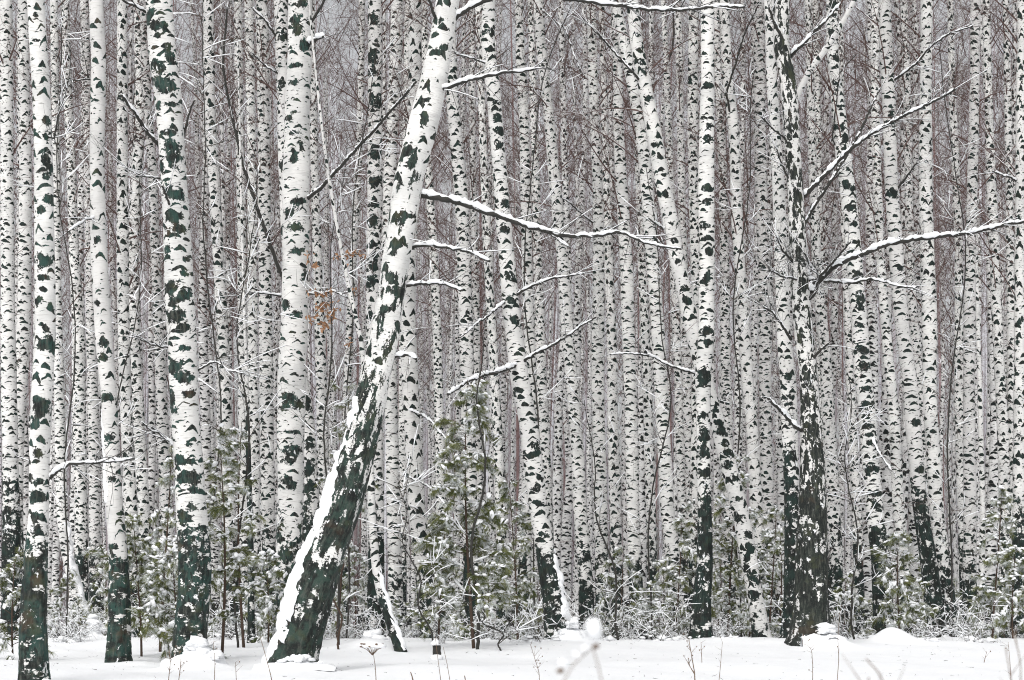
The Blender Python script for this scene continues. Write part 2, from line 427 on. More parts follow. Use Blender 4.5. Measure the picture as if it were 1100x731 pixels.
def branch_obj(parent, base, pts, Z, w0, w1, dy=-.5, snow=1.0, twigs=0, seed=0, mat='branch', gaps=.1):
    gr = np.random.default_rng(seed + 1000)
    P = [W(px, py, Z + dy * i / max(1, len(pts) - 1)) for i, (px, py) in enumerate(pts)]
    L = sum(np.linalg.norm(P[i + 1] - P[i]) for i in range(len(P) - 1)); n = max(8, int(L / .035))
    C = spline(P, n) - np.asarray(base)
    wl = sum(a * np.sin(np.linspace(0, L * q, n) + gr.uniform(0, 6)) for a, q in ((.007, 6.3), (.006, 13), (.004, 37))) * np.sin(np.linspace(0, math.pi, n))
    C[:, 2] += wl; C[:, 1] += wl[::-1]
    C[1:-1] += gr.standard_normal((n - 2, 3)) * .0035
    twigs = int(twigs * 2.2) + (3 if L > .5 else 0)
    r = np.linspace(w0, w1, n) * Z / FPX / 2
    mb = MB(); mb.add(*tube(C, r, 8))
    tips = []
    if twigs:
        idx = gr.integers(n // 5, n, twigs); T = np.gradient(C, axis=0)[idx]; T /= np.linalg.norm(T, axis=1)[:, None]
        D = T * .8 + gr.standard_normal((twigs, 3)) * np.array([.5, .5, .5]) + np.array([0, 0, .25])
        Lt = gr.uniform(.15, .65, twigs); rt = np.full(twigs, .0045) * gr.uniform(.7, 1.4, twigs)
        V, Q, Cc = twigs_bulk(C[idx], D, Lt, rt, gr.standard_normal((twigs, 3)) * .06 + np.array([0, 0, -.04]), 4, 4)
        mb.add(V, Q); tips = Cc
        i2 = gr.integers(0, twigs, twigs * 4); S2 = Cc[i2, gr.integers(1, 5, twigs * 4)]
        V, Q, _ = twigs_bulk(S2, D[i2] * .7 + gr.standard_normal((twigs * 4, 3)) * .6, gr.uniform(.06, .3, twigs * 4), gr.uniform(.0018, .003, twigs * 4), gr.standard_normal((twigs * 4, 3)) * .03 + np.array([0, 0, -.03]), 3, 3)
        mb.add(V, Q)
    b = mb.build('branch', M[mat], parent)
    if snow > 0:
        sb = MB()
        f = sum(a * np.sin(np.arange(n) * q + gr.uniform(0, 6)) for a, q in ((.25, .31), (.25, .77), (.2, 1.7), (.15, 2.9)))
        th = np.maximum(r, .0045) * (1.3 * snow) * np.clip(.85 + .85 * f, .04, 1.8)
        th[0] *= .3; th[-1] *= .3
        up = np.stack([0 * th, -.25 * th, r * .5 + th * .3], -1)
        ok = gr.random(n) > -1
        sb.add(*tube(C + up, th, 8, .85))
        for Cc in tips:
            if gr.random() < .6:
                k = gr.integers(2, 5)
                sb.add(*tube(Cc[:k + 1] + np.array([0, 0, .005]), np.linspace(.006, .004, len(Cc[:k + 1])), 5))
        tag(sb.build('snow', M['snow'], b), kind='stuff' if len(tips) else None)
    return b

# ------------------------------------------------------------------ crowns of fine twigs (shared by many trees)
def crown_mesh(seed, h0, h1, nb, spread=1.0, ntw=11):
    g = np.random.default_rng(seed); mb = MB()
    hh = np.sort(h0 + (h1 - h0) * g.random(nb) ** .85)
    P0 = np.stack([0 * hh, 0 * hh, hh], -1)
    az = g.uniform(0, 2 * math.pi, nb); el = np.radians(g.uniform(28, 62, nb))
    D = np.stack([np.cos(az) * np.cos(el), np.sin(az) * np.cos(el), np.sin(el)], -1)
    L = spread * g.uniform(1.1, 2.6, nb) * (1 - .55 * (hh - h0) / (h1 - h0))
    V, Q, C = twigs_bulk(P0, D, L, g.uniform(.012, .02, nb), np.stack([g.normal(0, .2, nb), g.normal(0, .2, nb), g.normal(-.25, .3, nb)], -1), 5, 4)
    mb.add(V, Q)
    S = []; DD = []
    for b in range(nb):
        for _ in range(ntw):
            f = g.uniform(.25, 1) * 4.999; i = int(f); p = C[b, i] * (1 - f + i) + C[b, i + 1] * (f - i)
            S.append(p); DD.append(D[b] * .9 + g.standard_normal(3) * .55)
    S = np.array(S); DD = np.array(DD); n = len(S)
    V, Q, C2 = twigs_bulk(S, DD, g.uniform(.35, 1.1, n), g.uniform(.0035, .006, n), np.stack([g.normal(0, .1, n), g.normal(0, .1, n), g.normal(-.2, .12, n)], -1), 3, 3)
    mb.add(V, Q)
    # hair-fine hanging shoots
    idx = g.integers(0, n, n * 2); S2 = C2[idx, g.integers(1, 4, n * 2)]; m = len(S2)
    D2 = DD[idx] * .6 + g.standard_normal((m, 3)) * .5 + np.array([0, 0, -.15])
    V, Q, _ = twigs_bulk(S2, D2, g.uniform(.2, .6, m), g.uniform(.002, .0035, m), np.stack([0 * S2[:, 0], 0 * S2[:, 0], g.normal(-.12, .06, m)], -1), 2, 3)
    mb.add(V, Q)
    # short dead twigs low on the stem
    m = 46; h2 = g.uniform(1.2, h0 + 3, m); a2 = g.uniform(0, 6.283, m)
    V, Q, C4 = twigs_bulk(np.stack([0 * h2, 0 * h2, h2], -1), np.stack([np.cos(a2), np.sin(a2), g.uniform(-.2, .9, m)], -1), g.uniform(.25, 1.1, m), g.uniform(.0025, .0055, m), g.normal(0, .12, (m, 3)), 4, 4)
    mb.add(V, Q)
    i4 = g.integers(0, m, m * 3); S4 = C4[i4, g.integers(1, 5, m * 3)]
    V, Q, _ = twigs_bulk(S4, np.stack([np.cos(a2[i4]), np.sin(a2[i4]), 0 * i4 + .3], -1) + g.normal(0, .6, (m * 3, 3)), g.uniform(.1, .45, m * 3), g.uniform(.0016, .003, m * 3), g.normal(0, .05, (m * 3, 3)), 3, 3)
    mb.add(V, Q)
    me = mb.mesh('crown'); me.materials.append(M['twig']); return me
CROWNS = [crown_mesh(40 + i, 6.0 + i % 3, 19 + i % 2, 34) for i in range(6)]

TREES = []      # key, label, Z, points(px,py,w), options
def T(key, label, Z, pts, mat='mid', **kw): TREES.append((key, label, Z, pts, mat, kw))
BR = {}
def B(key, pts, w0, w1, **kw): BR.setdefault(key, []).append((pts, w0, w1, kw))
# ---- near trunks
T('white', 'bright white birch with sparse marks and dark green foot, nearest the left edge', 17.5,
  [(38, -5, 18), (41, 45, 18.5), (44, 91, 19), (47, 183, 20.5), (48, 275, 22), (49, 366, 21.5), (45, 430, 22), (43, 490, 22), (43, 549, 22), (39, 610, 26), (37, 680, 29), (38, 732, 31)], 'near',
  hero=True, dark_y=588, soft=14, blobs=[(19, .1, 3, 3), (46, 0, 5, 2.5), (133, .75, 4, 5), (142, -.7, 4, 3), (150, .6, 3, 4), (176, .5, 5, 8), (192, .5, 4, 4), (215, .7, 6, 6), (228, -.3, 7, 5), (283, 0, 9, 10), (300, .2, 6, 4), (325, -.4, 5, 5), (350, -.2, 5, 3), (356, .4, 5, 6), (372, .3, 8, 6), (432, -.3, 5, 5), (440, .3, 7, 9), (458, -.3, 6, 6), (487, .1, 8, 6), (519, .2, 9, 4), (535, 0, 10, 6), (556, .2, 6, 4), (572, .2, 9, 8), (515, -.8, 4, 5)])
T('patched', 'stout birch with large teal patches all the way up, left third', 23,
  [(171, -5, 28), (176, 60, 29), (181, 100, 29), (187, 175, 28), (192, 275, 30), (196, 366, 31), (200, 457, 31), (206, 549, 33), (209, 610, 34), (206, 660, 34), (203, 712, 36)], 'near',
  hero=True, dark_y=575, soft=26, blobs=[(22, -.6, 9, 8), (32, -.1, 11, 8), (44, -.1, 6, 3), (55, .5, 6, 3), (66, .6, 5, 7), (80, -.35, 8, 10), (92, -.5, 7, 8), (95, .35, 6, 7), (103, 0, 9, 5), (118, -.6, 4, 5), (118, .1, 10, 3), (133, .4, 4, 3), (147, .2, 8, 4), (162, .1, 10, 8), (175, .2, 9, 9), (183, -.8, 4, 6), (206, -.3, 7, 7), (214, .2, 9, 7), (238, 0, 9, 7), (250, .1, 10, 8), (270, -.55, 5, 5), (281, .65, 4, 3), (296, .5, 5, 4), (312, -.4, 9, 8), (320, .4, 8, 10), (326, -.2, 9, 5), (342, -.2, 10, 10), (355, .2, 10, 6), (376, .3, 5, 4), (396, -.3, 10, 10), (408, .3, 8, 7), (424, .4, 8, 5), (430, -.8, 4, 12), (443, -.6, 6, 5), (479, .3, 5, 4), (497, -.2, 12, 7), (515, 0, 13, 9), (527, .3, 7, 4), (546, .3, 5, 4), (558, -.4, 9, 9)])
T('mossy', 'slim birch with moss-covered black foot, between the white and patched birches', 24,
  [(104, -5, 15), (107, 60, 15.5), (105, 183, 16), (107, 275, 18), (112, 366, 18), (117, 420, 17), (120, 490, 18), (123, 549, 19), (128, 600, 20), (128, 650, 23), (127, 710, 26)], 'near', hero=True, dark_y=600, soft=22,
  blobs=[(371, 0, 6, 4), (385, 0, 6, 5), (428, -.1, 7, 6), (472, -.1, 6, 5), (517, 0, 7, 4), (260, -.1, 4, 5), (328, -.3, 4, 4)])
T('tall', 'thick pale birch standing just left of the leaning birch, snow knobs on branches', 31,
  [(323, -5, 25), (322, 60, 26), (319, 130, 28), (318, 200, 29), (318, 275, 28), (316, 366, 30), (314, 400, 30), (313, 457, 29), (313, 520, 29), (311, 580, 28), (310, 640, 28), (309, 692, 32)], 'near',
  hero=True, dark_y=588, soft=40, bias=.03, blobs=[(8, .2, 7, 5), (25, -.3, 7, 6), (35, 0, 6, 8), (50, .5, 5, 8), (74, -.2, 7, 2.5), (92, -.2, 8, 4), (124, -.2, 4, 2), (130, -.5, 5, 4), (146, 0, 7, 3), (160, .4, 4, 8), (170, 0, 5, 8), (220, .3, 7, 5), (231, -.3, 8, 6), (247, 0, 9, 5), (272, .2, 8, 4), (300, .8, 4, 6), (330, -.5, 7, 6), (340, .2, 7, 4), (430, -.1, 9, 7), (440, -.3, 6, 4), (437, .6, 5, 5), (466, 0, 12, 2), (485, .1, 9, 8), (496, -.2, 8, 6), (516, -.3, 8, 5), (522, .1, 10, 5)])
T('behind_tall', 'thinner birch crossing behind the thick pale birch, leaning right towards its foot', 35,
  [(302, -5, 15), (304, 60, 15), (306, 150, 15), (309, 240, 15), (313, 320, 15), (322, 400, 16), (330, 457, 17), (334, 520, 18), (332, 600, 18), (331, 690, 20)], 'sparse', hero=True, dark_y=560, soft=60, bias=.05, blobs=[(40, .3, 6, 6), (95, -.2, 6, 5), (180, -.3, 6, 5), (250, -.2, 6, 6), (432, .1, 7, 9), (478, .1, 6, 7), (505, -.1, 7, 8), (525, .1, 9, 8)])
T('leaning', 'massive leaning birch with dark furrowed foot and snow along its left side', 21,
  [(483, -6, 26), (474, 45, 26), (466, 91, 30), (455, 137, 33), (440, 190, 31), (427, 275, 30), (413, 366, 32), (392, 457, 35), (367, 549, 41), (347, 600, 47), (331, 650, 50), (317, 700, 49), (312, 720, 52)], 'lean',
  hero=True, dark_y=455, soft=300, bias=.02, top=13, blobs=[(28, -.1, 4, 5), (43, -.3, 7, 3), (57, .5, 6, 5), (62, -.1, 6, 3), (113, -.3, 7, 3), (137, .2, 6, 5), (142, .6, 5, 2), (168, -.4, 7, 6), (178, 0, 5, 9), (196, .6, 5, 8), (206, -.5, 4, 10), (236, .3, 10, 3), (240, -.2, 6, 5), (268, 0, 9, 4), (276, -.3, 6, 4), (300, -.1, 10, 6), (315, .2, 10, 6), (335, 0, 10, 5), (345, -.5, 7, 6)])
T('hooked', 'very thin grey birch sweeping from behind the leaning birch to a hooked foot', 27,
  [(337, 55, 2.5), (345, 130, 3), (352, 183, 3.5), (365, 260, 4), (375, 310, 4.5), (388, 366, 5.5), (395, 430, 6.5), (398, 500, 7.5), (400, 560, 8.5), (404, 610, 9.5), (411, 645, 10), (421, 672, 11), (430, 698, 12)], 'sparse', dark_y=655, soft=20, top=8)
T('bowed', 'birch bowing right below mid height, black foot with snow bank on its right', 31,
  [(525, -5, 14.5), (524, 50, 15), (530, 100, 15), (535, 160, 15), (540, 230, 16.5), (544, 275, 17), (550, 340, 18), (557, 400, 21), (567, 450, 20), (573, 500, 20), (579, 550, 20.5), (587, 600, 21), (594, 640, 25), (601, 692, 28)], 'sparse',
  hero=True, dark_y=596, soft=12, bias=.02, blobs=[(38, -.4, 4, 5), (40, .5, 4, 6), (56, 0, 6, 2.5), (112, .2, 5, 3), (128, .2, 5, 4), (143, .3, 6, 4), (158, .1, 6, 4), (220, .4, 6, 5), (248, .3, 6, 4), (298, .4, 7, 6), (325, 0, 5, 3), (346, .2, 6, 5), (420, -.3, 5, 3), (451, .4, 5, 2.5), (482, .5, 5, 8), (490, 0, 7, 3), (513, .4, 5, 5), (527, 0, 6, 3), (541, -.1, 7, 3), (575, 0, 6, 3)])
T('slant', 'birch slanting down to the right, snow-plastered foot right of the dark-footed birch', 33,
  [(679, -5, 13), (684, 50, 14), (692, 90, 15), (700, 130, 16), (709, 183, 16.5), (718, 230, 17), (729, 290, 17), (738, 330, 17), (746, 366, 17), (757, 410, 17), (769, 450, 17), (782, 500, 18), (795, 549, 18), (806, 610, 18), (813, 650, 18), (819, 690, 20)], 'sparse', hero=True, dark_y=700, soft=120, bias=.03,
  blobs=[(40, .2, 4, 3), (57, .3, 4, 3), (68, .1, 4, 4), (80, .1, 4, 4), (108, 0, 5, 4), (158, -.2, 5, 3), (190, .1, 4, 2), (212, 0, 5, 4), (243, 0, 5, 3), (262, .1, 5, 3), (283, 0, 4, 3), (312, .1, 5, 4), (325, .2, 5, 5), (372, .3, 5, 5), (400, .2, 5, 5), (443, .1, 5, 3), (455, .2, 5, 4), (478, .2, 5, 4), (488, .3, 6, 4), (536, 0, 6, 4), (575, .2, 6, 4), (600, -.3, 6, 6), (465, .3, 6, 5), (500, -.2, 6, 5), (515, .3, 6, 5), (555, -.4, 6, 6), (590, .3, 6, 6), (622, .2, 7, 7), (640, -.3, 6, 7), (610, -.6, 4, 8)])
T('darkfoot', 'upright birch with slim almost black foot, right of centre', 32,
  [(760, -5, 14), (760, 91, 15), (758, 183, 17), (759, 275, 17), (758, 366, 17), (755, 400, 17), (755, 457, 15), (757, 549, 15), (757, 600, 16), (754, 650, 21), (753, 690, 24)], 'sparse', hero=True, dark_y=532, soft=45, bias=.02,
  blobs=[(95, .1, 5, 3), (138, .1, 5, 4), (152, 0, 6, 4), (205, 0, 6, 4), (220, 0, 5, 3), (245, .1, 6, 4), (258, 0, 5, 3), (272, .3, 4, 5), (300, 0, 6, 8), (357, 0, 7, 5), (371, .2, 5, 4), (402, .1, 8, 6), (412, .1, 6, 5), (447, -.2, 5, 6), (470, 0, 8, 8), (485, .1, 7, 6), (508, 0, 8, 5)])
T('forked', 'gnarled dark-marked birch with many snowy boughs reaching right, heavy black foot', 29,
  [(840, -5, 17), (838, 50, 17), (847, 91, 17), (850, 150, 17), (853, 190, 17), (855, 240, 18), (856, 275, 19), (860, 330, 20), (863, 366, 20), (868, 400, 20), (870, 457, 23), (872, 500, 26), (872, 549, 30), (872, 600, 34), (871, 650, 38), (870, 692, 46)], 'gnarled',
  hero=True, dark_y=565, soft=190, bias=.40, blobs=[(55, -.2, 6, 9), (80, .1, 6, 12), (95, 0, 7, 8), (140, 0, 7, 5), (190, 0, 7, 8), (213, .1, 5, 8), (275, -.2, 5, 9), (310, .2, 5, 9), (410, -.3, 5, 12), (430, -.2, 5, 12), (465, 0, 10, 8), (490, .1, 12, 15)])
T('forked_twin', 'straight pale birch whose black foot touches the left of the gnarled birch', 30,
  [(826, -5, 11), (829, 91, 11.5), (836, 190, 13), (839, 275, 14), (842, 366, 15.5), (846, 400, 17), (848, 457, 17), (850, 520, 17), (853, 580, 21), (855, 640, 25), (855, 692, 32)], 'mid', hero=True, dark_y=545, soft=50, bias=.03, blobs=[(405, 0, 6, 6), (428, .2, 5, 4), (435, 0, 5, 3), (490, 0, 7, 6), (535, 0, 7, 6)])
T('rightcurve', 'birch with bold horizontal marks curving right down to a lichened foot, behind the snowy boughs', 33,
  [(893, -5, 12), (893, 50, 12.5), (897, 91, 13), (901, 130, 16), (906, 175, 16.5), (911, 210, 16.5), (915, 250, 17), (919, 300, 17.5), (923, 340, 17.5), (925, 380, 18), (930, 430, 18), (934, 480, 18.5), (939, 549, 19), (946, 600, 20), (949, 690, 22)], 'sparse', hero=True, dark_y=575, soft=35, bias=.02,
  blobs=[(8, .1, 5, 4), (20, .2, 5, 3), (38, -.2, 5, 7), (65, .2, 4, 6), (75, 0, 5, 2), (93, 0, 6, 2), (100, 0, 5, 2), (117, 0, 6, 2), (140, -.2, 6, 5), (152, .3, 7, 6), (158, 0, 7, 4), (200, -.3, 6, 4), (205, .5, 5, 5), (225, 0, 6, 4), (242, .2, 6, 4), (262, .2, 6, 4), (273, -.2, 6, 3), (297, .1, 7, 4), (320, .3, 6, 8), (332, .1, 5, 3), (351, 0, 7, 4), (378, 0, 9, 5), (395, .2, 7, 5), (418, .2, 7, 3), (436, .1, 8, 5), (446, -.2, 5, 3), (458, .2, 6, 3), (468, 0, 7, 3), (476, .3, 6, 4), (504, .1, 8, 4), (530, .1, 7, 4), (545, .3, 8, 4)])
# ---- second line
T('edge', 'dark-footed birch cut by the left edge of the view', 34, [(6, -5, 14), (7, 100, 14), (8, 200, 14), (10, 366, 16), (12, 480, 17), (13, 549, 19), (12, 620, 20), (11, 690, 22)], 'mid', dark_y=575, bias=.06)
T('edge2', 'speckled birch between the edge birch and the bright white birch', 37, [(27, -5, 12), (26, 90, 12.5), (28, 183, 13), (27, 275, 15), (25, 366, 15), (19, 457, 15), (17, 549, 16), (20, 690, 18)], 'mid', dark_y=600, bias=.05)
T('bent_foot', 'birch with curved foot kicking right under snow, behind the bright white birch', 40, [(58, -5, 8), (60, 183, 9), (62, 330, 10), (64, 400, 11), (66, 500, 12), (68, 560, 12), (73, 600, 12), (81, 633, 12), (96, 674, 12)], 'mid', dark_y=700)
T('t4', 'slim birch left of the mossy-footed birch, mauve gap on its left', 46, [(70, -5, 9), (72, 90, 9.5), (77, 183, 10), (80, 275, 11), (86, 366, 13), (86, 457, 14), (87, 549, 14), (88, 690, 15)], 'dense')
T('t5', 'lichen-spotted thin birch touching the mossy-footed birch at upper left', 50, [(91, -5, 9), (93, 60, 9), (95, 183, 9), (98, 366, 11), (101, 457, 12), (102, 549, 12), (103, 690, 13)], 'mid', bias=.08)
T('t7', 'medium birch immediately right of the mossy-footed birch', 42, [(132, -5, 11), (132, 100, 11.5), (132, 183, 12), (132, 275, 13), (133, 366, 13), (136, 457, 13), (141, 549, 14), (146, 690, 16)], 'dense')
T('t8', 'heavily marked birch second to the left of the stout patched birch', 48, [(149, -5, 11), (151, 100, 11), (147, 200, 11), (143, 275, 12), (145, 366, 12), (150, 457, 13), (155, 549, 13), (160, 690, 14)], 'dense', bias=.04)
T('t9', 'narrow birch hugging the left side of the stout patched birch', 44, [(155, -5, 9), (158, 100, 9.5), (164, 183, 9.5), (167, 275, 10), (171, 366, 11), (175, 457, 13), (180, 549, 13), (186, 690, 14)], 'dense')
T('t10', 'birch with stacked black bars right of the stout patched birch', 40, [(224, -5, 11), (225, 60, 11.5), (226, 120, 12), (230, 183, 12), (235, 275, 12.5), (240, 366, 13), (243, 457, 14), (246, 549, 15), (250, 690, 17)], 'dense', bias=.05)
T('t12', 'pale slim birch, first of two close together left of the thick pale birch', 50, [(256, -5, 9), (257, 100, 9), (259, 183, 9.5), (261, 366, 11), (263, 549, 12), (264, 690, 13)], 'mid')
T('t12b', 'pale slim birch, second of two close together left of the thick pale birch', 47, [(267, -5, 9.5), (269, 100, 10), (271, 183, 10), (272, 366, 11), (274, 549, 12), (276, 690, 13)], 'mid')
T('darkstem', 'thin black-footed birch halfway between patched birch and thick pale birch', 30, [(262, 330, 3), (265, 400, 4), (267, 500, 5.5), (269, 560, 6.5), (270, 620, 7), (270, 692, 8)], 'mid', dark_y=450, soft=60, top=5)
T('t60', 'grey speckled birch directly left of the thick pale birch', 42, [(281, -5, 13), (283, 100, 13), (284, 183, 13.5), (286, 366, 14.5), (287, 457, 15), (288, 549, 15), (291, 690, 17)], 'dense')
T('t13', 'thin distant-looking birch left of the black-barred trunk behind the leaning birch', 55, [(389, -5, 7), (388, 100, 7), (384, 200, 8), (378, 300, 8), (374, 400, 9), (370, 549, 9), (368, 690, 10)], 'dense')
T('t61', 'speckled birch right of the thick pale birch, behind the small pine top', 50, [(334, -5, 8), (338, 183, 9), (342, 300, 10), (345, 400, 12), (347, 500, 13), (349, 690, 14)], 'dense')
T('t14', 'birch with huge black diamond marks crossed by the leaning birch', 36, [(403, -5, 15), (403, 60, 15), (403, 140, 16), (403, 220, 16), (401, 300, 16), (402, 400, 16), (404, 457, 15), (405, 549, 16), (404, 620, 18), (403, 690, 20)], 'dense', hero=True, dark_y=610, soft=40, bias=.06, blobs=[(22, -.3, 5, 8), (65, -.3, 6, 10), (80, -.2, 6, 5), (112, 0, 7, 9), (165, 0, 7, 8), (198, .1, 8, 7), (222, 0, 6, 3), (240, .1, 8, 6), (285, .2, 6, 10), (305, -.2, 6, 8), (265, -.1, 7, 3)])
T('t16', 'birch with thin black bars left of the leaning birch top', 40, [(427, -5, 13), (425, 60, 13), (422, 130, 13), (419, 183, 13.5), (417, 300, 14), (419, 400, 14), (421, 457, 14), (423, 549, 15), (426, 690, 17)], 'sparse')
T('t17', 'thin birch just left of the leaning birch where it leaves the picture', 52, [(439, -5, 8), (437, 90, 8), (436, 183, 8.5), (434, 300, 9), (432, 549, 10), (431, 690, 11)], 'mid')
T('t65', 'broad clean birch seen right of the leaning birch, above its lowest snowy stub', 38, [(447, -5, 14), (445, 120, 15), (440, 250, 16), (438, 340, 17), (440, 400, 18), (443, 457, 18.5), (448, 549, 19), (455, 610, 19), (461, 690, 20)], 'sparse', dark_y=625, bias=.03)
T('t67', 'thin speckled birch, left of two behind the three snowy branch stubs', 52, [(455, -5, 8), (458, 150, 8.5), (466, 275, 9.5), (470, 366, 10), (474, 549, 11), (476, 690, 12)], 'dense')
T('t18', 'birch with crooked black streaks right of the leaning birch, behind its long bough', 36, [(482, -5, 13), (484, 60, 13.5), (486, 110, 14), (491, 160, 14), (496, 220, 15), (499, 300, 15), (501, 366, 15), (503, 457, 16), (505, 549, 16), (507, 690, 18)], 'dense')
T('t19', 'very thin birch between the crooked-streak birch and the bowed birch', 58, [(507, -5, 6.5), (508, 183, 7), (512, 366, 8), (515, 549, 9), (516, 690, 9)], 'dense')
T('t22', 'speckled slim birch close on the left of the bowed birch', 50, [(514, -5, 8), (517, 100, 8), (520, 183, 9), (524, 275, 9.5), (529, 366, 10), (534, 457, 11), (538, 549, 12), (540, 690, 13)], 'dense')
T('t23', 'dark speckled birch close on the right of the bowed birch top', 44, [(557, -5, 9), (559, 60, 10), (563, 130, 11), (564, 183, 11), (566, 275, 11.5), (569, 366, 12), (572, 457, 13), (566, 549, 14), (560, 690, 15)], 'dense')
T('t51', 'birch standing right of the bowed birch at its bend', 50, [(570, -5, 7), (575, 183, 9), (580, 366, 11), (584, 457, 12), (588, 549, 12), (592, 690, 13)], 'dense')
T('t24', 'white leaning birch rooted left of the thin dark sapling, second right of the bowed birch', 40, [(578, -5, 11), (581, 50, 11), (586, 91, 11.5), (592, 150, 12), (597, 210, 12.5), (604, 275, 13), (610, 366, 13.5), (615, 420, 14), (620, 480, 14), (623, 549, 15), (628, 610, 16), (632, 690, 18)], 'mid', dark_y=645)
T('t25', 'thin birch beside the brown gap in the centre', 60, [(602, -5, 6), (605, 100, 6.5), (607, 200, 7), (611, 300, 7.5), (600, 430, 9), (598, 549, 10), (597, 690, 10)], 'far')
T('t26', 'evenly barred birch right of the brown gap, behind the long snowy bough tip', 42, [(635, -5, 9.5), (637, 91, 10.5), (641, 183, 11), (643, 240, 12), (643, 300, 13), (642, 400, 14), (643, 457, 14), (645, 549, 15), (648, 690, 16)], 'mid')
T('t26b', 'speckled birch right of the evenly barred birch, tucked behind it', 50, [(646, -5, 7), (650, 150, 8), (654, 280, 10), (657, 366, 11), (658, 457, 12), (661, 549, 13), (664, 690, 14)], 'dense')
T('t27', 'straight birch with a sharp black foot, right of the thin dark sapling', 39, [(661, -5, 9.5), (663, 60, 10.5), (664, 140, 11), (668, 210, 13), (673, 290, 14), (675, 366, 14), (678, 440, 14), (680, 549, 14), (682, 610, 15), (685, 660, 16), (687, 690, 18)], 'mid', dark_y=612, soft=14)
T('t28', 'clean birch crossing left of the slanting birch, twin of it at the top', 38, [(660, -5, 11), (665, 25, 12), (673, 60, 12.5), (683, 110, 13), (691, 160, 13), (695, 210, 13.5), (700, 275, 14), (704, 320, 14), (708, 380, 14.5), (712, 457, 15), (717, 549, 15), (723, 600, 16), (731, 690, 17)], 'sparse')
T('t54', 'grey speckled birch between the sharp black foot and the clean birch', 52, [(682, -5, 7), (686, 183, 8), (690, 300, 9), (695, 400, 10.5), (697, 480, 11), (699, 549, 11), (702, 690, 12)], 'dense')
T('t29', 'thin birch in the gap right of the slanting birch top', 55, [(712, -5, 5), (716, 75, 7), (718, 130, 7.5), (720, 200, 8), (724, 300, 8.5), (728, 400, 9), (733, 549, 10), (736, 690, 11)], 'dense')
T('t55', 'pale birch left of the dark-footed birch below mid height', 48, [(728, -5, 7), (731, 150, 8), (734, 300, 9.5), (738, 400, 11), (740, 457, 11.5), (743, 549, 12), (745, 690, 13)], 'mid')
T('t30', 'heavily marked birch touching the left of the dark-footed birch', 42, [(745, -5, 10.5), (744, 91, 11), (744, 160, 11), (747, 275, 11), (749, 366, 11.5), (748, 457, 12), (746, 549, 13), (744, 690, 14)], 'dense', bias=.05)
T('t32', 'birch two trunks right of the dark-footed birch, with a kink near the top', 40, [(777, -5, 11), (781, 80, 11.5), (788, 135, 12), (790, 183, 12), (792, 250, 12), (797, 320, 12), (801, 390, 13), (807, 457, 13), (812, 549, 14), (818, 690, 16)], 'mid')
T('t33', 'black-flecked birch between the dark-footed birch and the kinked birch', 48, [(768, -5, 8), (772, 100, 8.5), (776, 183, 9), (778, 275, 10), (779, 366, 11), (781, 457, 12), (783, 549, 12), (785, 690, 13)], 'dense', bias=.04)
T('t34', 'speckled birch left of the straight pale twin of the gnarled birch', 42, [(815, -5, 12), (816, 91, 12.5), (817, 183, 13), (820, 275, 13), (821, 366, 13), (822, 457, 13.5), (824, 549, 14), (826, 690, 16)], 'dense')
T('t50', 'thin birch behind the pale upper limb of the gnarled birch', 55, [(875, -5, 7), (877, 91, 7.5), (878, 183, 8), (880, 275, 9), (882, 366, 10), (886, 549, 12), (890, 690, 13)], 'dense')
T('t48', 'grey birch immediately right of the gnarled birch below the boughs', 46, [(868, -5, 8), (873, 183, 9.5), (878, 300, 11), (886, 380, 13), (890, 457, 14), (895, 549, 15), (900, 690, 16)], 'dense')
T('t49', 'thin birch left of the boldly marked curving birch', 54, [(902, -5, 6), (905, 183, 7.5), (909, 300, 9), (913, 400, 10), (916, 480, 10.5), (920, 549, 11), (924, 690, 12)], 'dense')
T('t38', 'narrow white birch, left of a close pair right of the boldly marked birch', 42, [(940, -5, 9), (939, 91, 9), (941, 183, 9.5), (945, 275, 9.5), (951, 350, 10.5), (957, 410, 11), (961, 457, 12), (965, 549, 12), (970, 600, 13), (975, 690, 14)], 'sparse')
T('t39', 'birch with lichen-green foot leaning right, right of a close pair', 35, [(949, -5, 13), (951, 60, 13.5), (954, 110, 14), (956, 190, 14.5), (962, 275, 15), (968, 350, 15.5), (976, 400, 16), (981, 457, 16.5), (987, 530, 17), (994, 580, 17), (1001, 630, 18), (1009, 690, 20)], 'mid', hero=True, dark_y=548, soft=70, blobs=[(130, .2, 5, 8), (210, -.1, 6, 5), (290, .2, 5, 3), (455, .1, 6, 4), (505, .2, 6, 4)])
T('t41', 'dark speckled thin birch between the green-footed birch and its right neighbour', 50, [(970, -5, 8), (974, 100, 8), (976, 200, 9), (978, 300, 9.5), (986, 400, 11), (992, 500, 12), (1000, 690, 12)], 'dense', bias=.04)
T('t40', 'broad pale birch right of the green-footed birch', 37, [(995, -5, 13), (994, 91, 13), (994, 183, 14), (995, 240, 15), (997, 300, 16), (999, 366, 16), (998, 410, 15), (1001, 470, 15), (1006, 549, 15), (1012, 600, 16), (1022, 690, 18)], 'mid')
T('t42', 'thin birch halfway between the broad pale birch and the ladder-marked birch', 48, [(1020, -5, 7), (1022, 100, 7.5), (1026, 183, 8.5), (1030, 275, 9), (1030, 366, 10), (1031, 457, 11), (1034, 549, 12), (1038, 690, 13)], 'dense')
T('t43', 'ladder-marked straight birch with close horizontal bars near the right edge', 40, [(1047, -5, 10.5), (1046, 91, 10.5), (1044, 183, 11), (1042, 275, 12), (1041, 366, 12.5), (1041, 457, 13), (1042, 549, 14), (1041, 690, 16)], 'mid')
